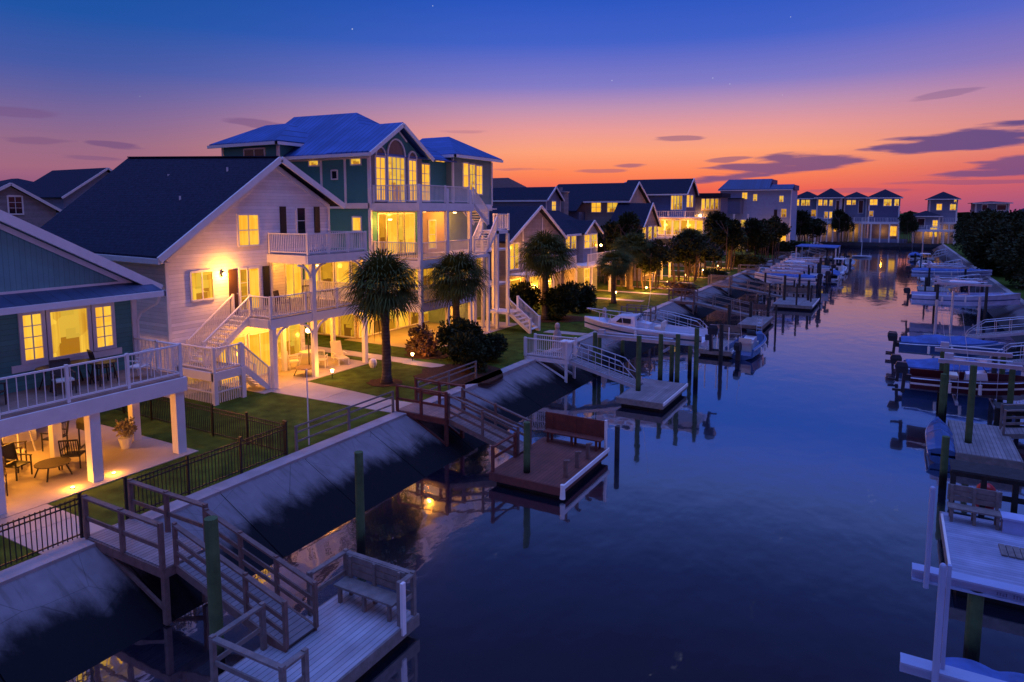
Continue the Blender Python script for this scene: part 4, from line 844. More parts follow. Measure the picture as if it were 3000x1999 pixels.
# ================================================================ vegetation
DEADL = mk('dead_palm_leaf', (.10, .065, .035, 1), .9, var=.3, vs=3)
def fan_palm(name, label, loc, hgt, r, seed, group):
    """Cabbage palm: ringed trunk and a ball of folded, drooping fan leaves"""
    rn = random.Random(seed); t = thing(name, label, 'palm tree', loc, group)
    tk = MB(); n = 12; rings = []; H = hgt - r * .95
    for j in range(15):
        f = j / 14; rr = .19 * (1.25 - .35 * f) * (1.06 if j % 2 else .97) * (1.45 if j == 0 else 1) * (1.25 if j > 11 else 1)
        cx = .12 * math.sin(f * 2.2 + seed); rings.append([(cx + rr * math.cos(2 * math.pi * i / n), rr * math.sin(2 * math.pi * i / n), f * H) for i in range(n)])
    tk.loft(rings); tk.build('trunk', PALMT, t, smooth=True, local=True)
    top = Vector((.12 * math.sin(2.2 + seed), 0, H)); cr = MB()
    for k in range(118):
        a = k * 2.39996 + rn.uniform(-.2, .2); f = (k + .5) / 118
        e = math.asin(max(-1, min(1, 1 - 1.8 * f))) + rn.uniform(-.1, .1)
        d = Vector((math.cos(a) * math.cos(e), math.sin(a) * math.cos(e), math.sin(e)))
        if e < -.62 and k % 2: continue
        lf = rn.uniform(.82, 1.16); pl = r * .5 * lf; side = d.cross(Vector((0, 0, 1)))
        if side.length < .05: side = Vector((1, 0, 0))
        side.normalize(); up = side.cross(d).normalized()
        side = (side * math.cos(.3 * rn.uniform(-1, 1)) + up * rn.uniform(-.3, .3)).normalized(); up = side.cross(d).normalized()
        base = top + d * pl; cr.bar(top + d * .1, base, .025, .018)
        nl = 17; bl = r * .56 * lf
        for i in range(nl):
            an = (i / (nl - 1) - .5) * R(205); ll = bl * (1 - .28 * abs(i / (nl - 1) - .5) * 2) * rn.uniform(.88, 1.08)
            ld = d * math.cos(an) + side * math.sin(an); w_ = (side * math.cos(an) - d * math.sin(an)) * .032
            m = base + ld * ll * .6 + up * .03 - Vector((0, 0, .05 * ll)); q = base + ld * ll - Vector((0, 0, ll * rn.uniform(.22, .55)))
            cr.add([base - w_ * .4, base + w_ * .4, m + w_, m - w_, q], [(0, 1, 2, 3), (3, 2, 4)])
    cr.build('crown', PALML, t, local=True, fix=False)
    dd = MB()
    for k in range(16):       # hanging dead fronds under the crown
        a = rn.uniform(0, 6.28); o_ = top + Vector((math.cos(a) * .12, math.sin(a) * .12, -.1)); l = r * rn.uniform(.55, .95); e_ = o_ + Vector((math.cos(a) * l * .38, math.sin(a) * l * .38, -l * .8)); dd.bar(o_, e_.lerp(o_, .45), .02)
        for q in range(7):
            w_ = Vector((-math.sin(a), math.cos(a), 0)); c0 = e_.lerp(o_, .45); tip = e_ + w_ * (q - 3) * .09 + Vector((0, 0, rn.uniform(-.15, .1))); dd.add([c0 - w_ * .01, c0 + w_ * .01, tip + w_ * .02, tip - w_ * .02], [(0, 1, 2, 3)])
    dd.build('dead_fronds', DEADL, t, local=True, fix=False)
    return t
PG = 'fan palms along the lawns'
p1 = fan_palm('fan_palm', 'large fan palm with a bare straight trunk on the lawn before the white house deck', (-21.48, 25.36, 1.4), 6.75, 2.1, 1, PG)
p2 = fan_palm('fan_palm', 'fan palm rising from the dark shrubs in front of the tall teal house', (-22.5, 33.3, 1.4), 6.4, 2.0, 4, PG)
dup(p1, (-23.21, 46.46, 1.4), 'bushy fan palm with a pale lit trunk before the steep grey gable', 2.1, (1.22, 1.22, 1.05), PG)
dup(p2, (-21.9, 57.9, 1.4), 'small dark fan palm on the lit lawn below the sunroom house', 1.1, (1.0, 1.0, .80), PG)

def leafy(name, label, cat, loc, H, rx, rz, seed, n=2600, leaf=.16, mat=None, trunk=True, stems=1, group=None, clump=26, low=.35, tr=.14):
    rn = random.Random(seed); t = thing(name, label, cat, loc, group); cz = H - rz
    if trunk:
        tk = MB()
        for s_ in range(stems):
            a = 2 * math.pi * s_ / max(1, stems) + seed; bx = (.0 if stems == 1 else .62 * rx * (.45 + .55 * ((s_ * 7) % 5) / 4)); p = Vector((bx * math.cos(a), bx * math.sin(a), 0)); prev = p; rr = tr
            for j in range(1, 4):
                q = Vector((p.x * (1 + .12 * j) + rn.uniform(-.15, .15), p.y * (1 + .12 * j) + rn.uniform(-.15, .15), cz * j / 3 + (0 if j < 3 else rz * .3))); tk.tube(prev, q, rr, rr * .8, 7); prev = q; rr *= .8
            for j in range(4):
                aa = rn.uniform(0, 6.28); tk.tube(prev - Vector((0, 0, rz * .35)), prev + Vector((math.cos(aa) * rx * .55, math.sin(aa) * rx * .55, rz * .3)), rr * .7, rr * .25, 6)
        tk.build('trunk', BARK, t, local=True)
    cr = MB(); cs = []
    for k in range(clump):
        while True:
            v = Vector((rn.uniform(-1, 1), rn.uniform(-1, 1), rn.uniform(-1, 1)))
            if .25 < v.length < 1: break
        v = v.normalized() * (v.length ** .5) * rn.uniform(.6, .95); cs.append((v, rn.uniform(.20, .42)))
    for i in range(n):
        v, cr_ = cs[i % clump]
        w = Vector((rn.gauss(0, 1), rn.gauss(0, 1), rn.gauss(0, 1))).normalized() * cr_ * rn.uniform(.5, 1.05)
        c = Vector(((v.x + w.x) * rx, (v.y + w.y) * rx, cz + (v.z + w.z) * rz))
        if c.z < .03: c.z = rn.uniform(.03, .3)
        d = (w.normalized() + Vector((rn.uniform(-.6, .6), rn.uniform(-.6, .6), rn.uniform(-.4, .7)))).normalized(); s_ = d.cross(Vector((rn.uniform(-1, 1), rn.uniform(-1, 1), rn.uniform(-1, 1)))).normalized()
        l = leaf * rn.uniform(.6, 1.4); cr.add([c, c + d * l * .5 + s_ * l * .32, c + d * l, c + d * l * .5 - s_ * l * .32], [(0, 1, 2, 3)])
    cr.build('crown', mat or TREEL, t, local=True, fix=False); return t
TG = 'trees between the lawns'
ta = leafy('yaupon_tree', 'dark round-crowned tree on many slim stems below the two pairs of lit windows', 'tree', (-26.0, 71.5, 1.4), 8.0, 2.7, 2.7, 11, 9000, .30, stems=9, group=TG, tr=.09)
tb = leafy('live_oak', 'dark clump-crowned tree on the bank in front of the slate-blue house porch', 'tree', (-21.5, 80, 1.4), 5.9, 2.6, 2.0, 12, 8000, .28, stems=9, group=TG, tr=.09)
dup(tb, (-22.7, 70.5, 1.4), 'small thick tree leaning over the lawn right of the small dark fan palm', .8, (.95, .95, .88), TG)
dup(ta, (-20.6, 98, 1.4), 'tall dark tree standing before the band of windows, left of the twin-crowned pair', 1.7, (1.15, 1.1, 1.0), TG)
dup(tb, (-21.2, 87, 1.4), 'wide low tree whose many slim trunks catch yellow path light', 2.5, (1.05, 1.05, .84), TG)
dup(ta, (-19.0, 111, 1.4), 'left crown of the pair of dark trees under the big pale-blue house', 3.1, (1.05, 1.0, .88), TG)
dup(tb, (-18.3, 122, 1.4), 'right crown of the pair of dark trees under the big pale-blue house', .3, (1.15, 1.1, 1.22), TG)
dup(ta, (-20.0, 168, 1.4), 'round tree at the foot of the hip-roofed house with the long window band', 4.2, (1.45, 1.4, 1.02), TG)
dup(tb, (-17.0, 172, 1.4), 'lower right half of the twin trees before the broad peaked house', 5.0, (1.4, 1.4, 1.12), TG)
dup(ta, (-11.6, 194.8, 1.4), 'dark tree between the two houses at the canal end', 1.2, (1.15, 1.0, 1.05), TG)
dup(tb, (3.2, 199.5 - 2.6, 1.4), 'dark bush-like tree just right of the steep-peaked canal end house', 2.2, (1.0, .8, 1.35), TG)
dup(tb, (-29.5, 74.5, 1.4), 'tree crowding the deck of the low lilac-grey house', 2.9, (1.0, 1.0, 1.1), TG)
SG = 'shrubs in the garden beds'
sa = leafy('oleander_shrub', 'big dark shrub at the seawall end of the split rail fence', 'shrub', (-19.2, 29.4, 1.4), 2.2, 1.25, 1.15, 21, 5200, .17, SHRUB, trunk=False, group=SG)
dup(sa, (-20.9, 31.2, 1.4), 'tall loose shrub behind the fence, nearest the palm among the shrubs', 1.2, (1.1, 1.0, 1.2), SG)
dup(sa, (-19.4, 31.8, 1.4), 'rounded dark shrub on the lawn side of the big seawall shrub', 2.0, (.85, .9, .8), SG)
dup(sa, (-22.2, 47.3, 1.4), 'broad round shrub at the foot of the bushy fan palm', 3.0, (1.25, 1.25, 1.35), SG)
dup(sa, (-25.3, 46.8, 1.4), 'shrub between the garden steps and the bushy fan palm', 4.0, (1.15, 1.1, 1.35), SG)
dup(sa, (-22.6, 51.5, 1.4), 'dark shrub behind the round shrub, near the sunroom house', 5.0, (1.2, 1.2, 1.2), SG)
dup(sa, (-18.8, 84, 1.4), 'low shrub on the bank where the path lights fall', .5, (1.2, 1.6, .6), SG)
dup(sa, (-18.9, 104, 1.4), 'low dark hedge-like shrub above the far docks', .9, (1.3, 3.2, .9), SG)
dup(sa, (-18.9, 136, 1.4), 'dark shrub mass at the bank beneath the big pale-blue house', 1.9, (1.5, 5.0, 1.3), SG)
mg = leafy('muhly_grass', 'wispy pinkish ornamental grass by the lit porch posts of the tall teal house', 'ornamental grass', (-23.6, 31.4, 1.4), 1.7, 1.0, .9, 31, 1300, .2, FLOWR, trunk=False, group='ornamental grasses')
dup(mg, (-18.6, 67.5, 1.4), 'pale feathery grass along the bank below the far docks', 1.0, (.9, 2.6, .7), 'ornamental grasses')
RG = 'dense trees on the right bank'
ra = leafy('wax_myrtle', 'tall black-green tree mass at the left end of the right bank wood', 'tree', (15.0, 150, 1.4), 8.8, 5.4, 4.4, 41, 12000, .42, clump=40, group=RG)
for i, (x, y_, s_, lb) in enumerate(((13.4, 127, .95, 'dark rounded tree leaning over the moored white boats'), (18.5, 135, 1.12, 'dark tree rising behind the rounded one on the right bank'),
        (13.8, 108, .98, 'broad dark tree halfway along the right bank wood'), (20.5, 110, 1.15, 'tall dark tree at the right edge behind the broad one'), (14.6, 92, .92, 'nearest large dark tree at the right picture edge'),
        (23, 160, 1.15, 'farthest tree of the right bank, beneath the flat-roofed box house'), (14.8, 76, .72, 'low dark tree over the sloping bank at the right edge'))):
    dup(ra, (x, y_, 1.4), lb, i * 1.3, (s_, s_ * 1.1, s_ * .86), RG)
wd = leafy('far_wood', 'x', 'wood', (0, 300, 1.4), 7, 16, 4.5, 51, 4200, 1.0, clump=40, trunk=False)
for o_ in (wd,): del o_['label'], o_['category']
for ch_ in list(wd.children): ch_.name = 'far_wood_crowns'
wd['kind'] = 'stuff'; wd.scale = (9, 2, 1)
for ch_ in list(wd.children): ch_['kind'] = 'stuff'
for x, y_, r_, lb in ((-24.2, 69.0, .4, 'fan palm half hidden between the sunroom deck and the leaning thick tree'), (-23.6, 90.5, 1.9, 'fan palm standing just left of the tall dark tree before the band of windows'), (-21.4, 104.5, 2.7, 'fan palm between the tall dark tree and the twin crowns')):
    dup(p2, (x, y_, 1.4), lb, r_, (1.25, 1.25, 1.0), PG)

# ================================================================ fences
def picket_fence(label, p, q, loc):
    t = thing('picket_fence', label, 'fence', loc); p = Vector(p); q = Vector(q); d = q - p; ln = d.length; k = max(1, round(ln / 1.85))
    f = MB(); n = int(ln / .115)
    for i in range(n + 1):
        c = p + d * i / n; f.bar(c + Vector((0, 0, .05)), c + Vector((0, 0, 1.12)), .02, .02)
    for z in (.12, .95, 1.08): f.bar(p + Vector((0, 0, z)), q + Vector((0, 0, z)), .03, .035)
    f.build('pickets', BLACK, t)
    for i in range(k + 1):
        c = p + d * i / k; MB().bar(c, c + Vector((0, 0, 1.2)), .065).box(c.x - .045, c.y - .045, c.z + 1.2, c.x + .045, c.y + .045, c.z + 1.23).build('post', BLACK, t)
picket_fence('black metal picket fence along the seawall in front of the near teal house', (-17.98, 4.6, 1.4), (-17.98, 9.12, 1.4), (-17.98, 7, 1.4))
picket_fence('black metal picket fence running from the near walkway to the fence corner', (-17.98, 10.32, 1.4), (-17.98, 15.95, 1.4), (-17.98, 13, 1.4))
picket_fence('black metal picket fence dividing the near lawn from the white house lawn', (-18.1, 15.98, 1.4), (-33.5, 16.1, 1.4), (-25, 16, 1.4))
def split_rail(label, y0, y1):
    t = thing('rail_fence', label, 'fence', (-17.98, (y0 + y1) / 2, 1.4)); k = max(1, round((y1 - y0) / 2.2))
    for i in range(k + 1):
        y = y0 + (y1 - y0) * i / k; MB().tube((-17.98, y, 1.38), (-17.98, y, 2.32), .06, .055, 8).build('post', WOODG, t)
    for z in (.35, .68, .9):
        MB().bar((-17.98, y0, 1.4 + z), (-17.98, y1, 1.4 + z), .035, .06).build('rail', WOODG, t)
split_rail('grey split rail fence on the seawall between the black fence and the brown gangway', 16.4, 21.7)
split_rail('grey split rail fence on the seawall beyond the brown gangway, ending in the shrub', 23.4, 28.2)
fp = thing('garden_pole', 'thin white pole standing behind the seawall at the corner of the black fence', 'pole', (-18.1, 17.1, 1.4))
MB().tube((-18.1, 17.1, 1.4), (-18.1, 17.1, 4.15), .028, .018, 8).build('shaft', WHITEP, fp); MB().ball((-18.1, 17.1, 4.18), .035).build('finial', WHITEP, fp)

# ================================================================ docks
def pier(label, x0, x1, y0, y1, z, wood, deck, white=False, h=1.05):
    t = thing('pier', label, 'pier', ((x0 + x1) / 2, (y0 + y1) / 2, z))
    MB().box(x0, y0, z - .045, x1, y1, z).build('deck_boards', deck, t)
    f = MB().box(x0, y0 - .04, z - .26, x1, y0 + .02, z - .03).box(x0, y1 - .02, z - .26, x1, y1 + .04, z - .03).box(x1 - .04, y0, z - .26, x1 + .02, y1, z - .03)
    for y in (y0 + .05, y1 - .05):
        f.bar((x1 - .1, y, z - .05), (x1 - .1, y, .05), .13, .13)
        f.bar((x0 + .8, y, z - .25), (x1 - .15, y, z - 1.1), .07, .09)
    f.build('frame', wood, t)
    for y in (y0 - .02, y1 + .02):
        r = MB()
        if white: rail(r, (x0 + .05, y, z), (x1 - .05, y, z), h, .12, 3, .13)
        else: rail(r, (x0 + .05, y, z), (x1 - .05, y, z), h, post=1.5, pw=.1, mid=(.5,), topw=.14)
        r.build('railing', wood, t)
    return t
def gangway(label, x0, x1, y0, y1, z0, z1, wood, deck, metal=False, h=1.0):
    t = thing('gangway', label, 'gangway', ((x0 + x1) / 2, (y0 + y1) / 2, (z0 + z1) / 2))
    MB().prism([(x0, y0, z0), (x1, y0, z1), (x1, y1, z1), (x0, y1, z0)], (0, 0, -.04)).build('deck_boards', deck, t)
    f = MB(); f.bar((x0, y0, z0 - .09), (x1, y0, z1 - .09), .05, .2); f.bar((x0, y1, z0 - .09), (x1, y1, z1 - .09), .05, .2); f.build('stringer', wood, t)
    for y in (y0, y1):
        r = MB()
        if metal:
            a, b_ = Vector((x0, y, z0)), Vector((x1, y, z1)); d = b_ - a; k = 5
            pts = [a] + [a + d * f_ + Vector((0, 0, h * g_)) for f_, g_ in ((.08, .9), (.3, 1), (.75, 1), (.96, .35))] + [b_]
            r.path(pts, .028, 6); r.path([a + d * .08 + Vector((0, 0, h * .45)), a + d * .9 + Vector((0, 0, h * .45))], .02, 6)
            for i in range(1, k): r.tube(a + d * i / k, a + d * i / k + Vector((0, 0, h * .98)), .02, n=6)
        else: rail(r, (x0, y, z0), (x1, y, z1), h, post=1.45 if wood is WOODB else 1.9, pw=.085, mid=(.32, .62) if wood is WOODB else (.45,), topw=.12)
        r.build('handrail', wood, t)
    return t
def float_dock(label, x0, x1, y0, y1, z=.48, wood=WOODG, deck=DECKY, trim=None, rails=(), bench=None, benchside='y1'):
    t = thing('floating_dock', label, 'floating dock', ((x0 + x1) / 2, (y0 + y1) / 2, 0))
    MB().box(x0, y0, z - .05, x1, y1, z).build('deck_boards', deck, t)
    f = MB().box(x0 - .05, y0 - .05, z - .3, x0, y1 + .05, z - .01).box(x1, y0 - .05, z - .3, x1 + .05, y1 + .05, z - .01).box(x0, y0 - .05, z - .3, x1, y0, z - .01).box(x0, y1, z - .3, x1, y1 + .05, z - .01); f.build('frame', wood, t)
    MB().box(x0 + .15, y0 + .15, -.25, x1 - .15, y1 - .15, z - .06).build('float', PILD, t)
    if trim:
        MB().box(x1 + .052, y0 - .06, z - .12, x1 + .11, y1 + .06, z + .03).build('fender', trim, t)
    for a, b_ in rails:
        r = MB(); rail(r, (*a, z), (*b_, z), 1.0, post=2.2, pw=.1, mid=(.5,), topw=.13); r.build('railing', wood, t)
    if bench:
        (bx0, by0), (bx1, by1) = bench; b = MB()
        horiz = abs(bx1 - bx0) > abs(by1 - by0)
        dxx, dyy = (0, -.45) if horiz else (.45, 0)
        b.box(bx0, by0, z + .40, bx1 + dxx, by1 + dyy, z + .45)
        n = 3
        for i in range(n):
            zz = z + .52 + i * .17
            b.box(bx0, by0 + (.0), zz, bx1 + (.04 if not horiz else 0), by1 + (.04 if horiz else 0), zz + .15)
        for f_ in (.08, .5, .92):
            cx, cy = bx0 + (bx1 - bx0) * f_, by0 + (by1 - by0) * f_
            b.box(cx - .04, cy - .04, z, cx + .04, cy + .04, z + 1.0)
            b.box(cx - .04 + dxx * .85, cy - .04 + dyy * .85, z, cx + .04 + dxx * .85, cy + .04 + dyy * .85, z + .40)
        b.build('bench', wood, t)
    return t
PLG = 'timber pilings in the canal'
pil0 = None
def piling(label, x, y, z, mat=None, r=.13):
    global pil0
    t = tag(MB().tube((0, 0, -2.2), (0, 0, 1), r * 1.08, r, 12).build('piling', mat or PILE, None, smooth=False, local=True), label, 'piling', PLG)
    t.location = (x, y, 0); t.data.transform(Matrix.Translation((0, 0, 0))); m = t.data
    for v in m.vertices:
        if v.co.z > .9: v.co.z = z
    return t
# near dock
BLUEY = DECKY
pier('weathered wooden walkway with rails leading from the black fence over the near seawall', -17.8, -14.55, 9.15, 10.3, 1.5, WOODB, DECKY)
gangway('sloping wooden gangway down to the near grey dock', -14.5, -10.85, 9.42, 10.28, 1.46, .58, WOODB, DECKX if False else DECKY)
t = float_dock('grey planked floating dock with corner benches at the bottom of the picture', -11.45, -9.28, 7.7, 11.9, .48, WOODG, DECKX if False else mk('near_dock_boards', (.30, .32, .36, 1), .7, var=.2, vs=1.7, lines=[('X', .14, .1, .8, .8)], bump=.25, bs=18),
    rails=(((-11.4, 10.65), (-11.4, 11.85)), ((-11.4, 11.85), (-9.32, 11.85)), ((-9.32, 11.85), (-9.32, 11.35)), ((-11.3, 8.0), (-9.4, 8.05)), ((-9.4, 8.05), (-9.4, 8.6)), ((-11.35, 9.25), (-11.3, 8.0))), bench=((-11.3, 11.75), (-9.5, 11.75)))
MB().box(-9.255, 11.28, .3, -9.18, 11.4, 1.54).build('corner_post', WHITEP, t)
piling('tall green piling rising through the near dock corner, nearest of all', -12.0, 8.6, 3.55, r=.135)
piling('green piling behind the near dock, standing clear in the dark reflections', -12.92, 14.05, 3.05, r=.125)
# red-brown dock
pier('reddish wooden walkway over the seawall beside the lawn path of the white house', -17.9, -15.3, 21.85, 23.1, 1.5, WOODR, mk('reddish_walk_boards', (.21, .145, .13, 1), .75, var=.2, lines=[('X', .14, .12, .7, .8)]))
gangway('long brown gangway with thin rails going down to the red-brown dock', -15.3, -12.1, 21.95, 22.95, 1.46, .6, WOODB, MATS['reddish_walk_boards'])
t = float_dock('red-brown floating dock with a high-backed bench and a white rubbing edge', -12.2, -9.45, 20.1, 24.4, .5, WOODR, DECKR, trim=WHITEP, bench=((-12.0, 24.3), (-9.5, 24.3)))
for y in (21.0, 22.0, 23.0): MB().box(-9.72, y - .06, .5, -9.6, y + .06, 1.1).box(-9.62, y - .07, 1.08, -9.5, y + .07, 1.13).build('cleat_post', WOODB, t)
MB().box(-12.1, 24.28, .85, -9.5, 24.36, 1.62).build('back_panel', WOODR, t)
MB().box(-9.5, 24.26, .5, -9.42, 24.38, 1.66).build('corner_post', WHITEP, t)
r = MB(); rail(r, (-12.15, 20.15, .5), (-12.15, 21.8, .5), .9, post=1.7, pw=.1, mid=(.5,)); r.build('railing', WOODR, t)
MB().tube((-9.35, 20.1, .1), (-9.35, 20.1, .6), .1, .08, 10).build('corner_bumper', WHITEP, t)
piling('green piling in front of the red-brown dock at the foot of its gangway', -11.05, 20.7, 2.35, r=.12)
piling('short dark piling at the far corner of the red-brown dock', -9.2, 24.9, 1.3, PILD, .1)
# white-railed dock
pier('white-railed platform overhanging the seawall beyond the shrubs', -18.1, -15.4, 33.6, 34.8, 1.6, WHITEP, DECKY, white=True, h=1.0)
tb_ = MB().box(-15.9, 33.5, 2.55, -15.2, 34.2, 2.62).box(-15.75, 33.6, 1.6, -15.35, 34.1, 2.55); tag(tb_.build('fish_cleaning_table', WHITEP), 'white box-shaped cleaning table at the head of the white-railed platform', 'table')
gangway('pale gangway with bent pipe rails going down to the small grey dock', -15.4, -11.4, 33.75, 34.65, 1.55, .6, ALU, DECKY, metal=True)
float_dock('small grey floating dock with green pilings round it, below the white-railed platform', -11.7, -9.4, 31.6, 35.9, .5, WOODG, DECKY, trim=WHITEP)
PP = [(-11.2, 33.3, 3.4, 'tall green piling at the near edge of the small grey dock'), (-10.98, 36.4, 3.0, 'green piling behind the small grey dock, in front of the lifted boat'), (-10.0, 36.3, 3.1, 'green piling at the canal corner of the small grey dock'),
      (-9.3, 37.6, 3.3, 'slim dark piling just outside the lifted boat, nearest the open water'), (-15.0, 36.6, 2.7, 'green piling under the bow of the lifted boat'), (-9.4, 44.4, 2.5, 'thick dark piling before the second long dock'),
      (-10.9, 54.0, 2.5, 'dark piling between the second long dock and the angled one'), (-10.6, 61.6, 1.9, 'short piling at the angled dock corner'), (-9.3, 62.6, 2.2, 'piling at the water side of the angled dock'),
      (-9.6, 75, 3.1, 'tall piling at the near end of the lift dock'), (-7.4, 76, 2.6, 'piling on the open water side of the lift dock'), (-12.2, 98, 3.2, 'pale piling on the left of the far boat lifts'),
      (-7.4, 88, 4.2, 'tallest dark piling of the far boat lifts'), (-10.1, 132, 3.4, 'white-topped piling at the end of the far lifts'), (-8.0, 95, 3.0, 'dark piling next after the tallest one'), (-7.6, 103, 3.0, 'piling at the outer corner of the far lift roof'),
      (-9.0, 82, 2.4, 'dark piling past the lift dock'), (-8.6, 110, 2.8, 'piling beside the covered far boat'), (-8.2, 119, 2.6, 'piling just before the white far boat'), (-9.6, 150, 2.6, 'distant piling near the canal end, left side')]
for x, y, z, lb in PP: piling(lb, x, y, z, PILE if y < 40 else PILD, .13)
# more docks on the left
LD = [(45.6, 50.4, -11.2, -9.0, DECKY, WOODG, ALU, 'second long grey dock, with white posts along its edge', True), (57.2, 63.0, -10.8, -8.9, DECKY, WOODB, WOODG, 'angled dock in mid-canal shade with dark sides', False),
      (71.5, 78.3, -10.2, -6.6, DECKY, WOODG, WOODG, 'wide dock with pale edges below the stacked boat lifts', True), (90, 95, -11.5, -8.6, DECKY, WOODG, ALU, 'dock partly hidden by a forest of pilings', False),
      (104, 109, -11.5, -8.2, DECKY, WOODB, WOODG, 'narrow dock next to the covered far boat', False), (121, 127, -11.5, -8.0, DECKY, WOODG, ALU, 'pale far dock before the canal bend', True), (146, 152, -12, -8.4, DECKY, WOODG, WOODG, 'farthest dock of the left bank', False)]
for i, (y0, y1, x0, x1, dkm, wd_, rl_, lb, wh) in enumerate(LD):
    yc = y1 - 1.0
    pier('walkway from the bank above the ' + lb.split(',')[0], -17.9, -15.5, yc - .6, yc + .6, 1.5, wd_, dkm, white=(i in (2, 5)), h=1.0)
    gangway('gangway down to the ' + lb.split(',')[0], -15.5, x0 + .2, yc - .45, yc + .45, 1.46, .6, rl_, dkm, metal=rl_ is ALU)
    t = float_dock(lb, x0, x1, y0, y1, .5, wd_, dkm, trim=WHITEP if wh else None, bench=((x0 + .2, y1 - .1), (x1 - .3, y1 - .1)) if i < 3 else None)
    if i == 0:
        for k in range(3): MB().tube((x0 + .5 + k * .75, y0 + .15, .5), (x0 + .5 + k * .75, y0 + .15, 2.1), .04, n=8).build('white_post', WHITEP, t)
t = thing('swim_ladder', 'small metal swim ladder hanging from the dark-sided angled dock', 'ladder', (-8.8, 57.6, .5))
lm = MB()
for x in (-9.3, -8.9): lm.tube((x, 57.1, -.2), (x, 57.1, 1.2), .025, n=6)
for k in range(5): lm.tube((-9.3, 57.1, k * .25), (-8.9, 57.1, k * .25), .02, n=6)
lm.build('rungs', ALU, t)

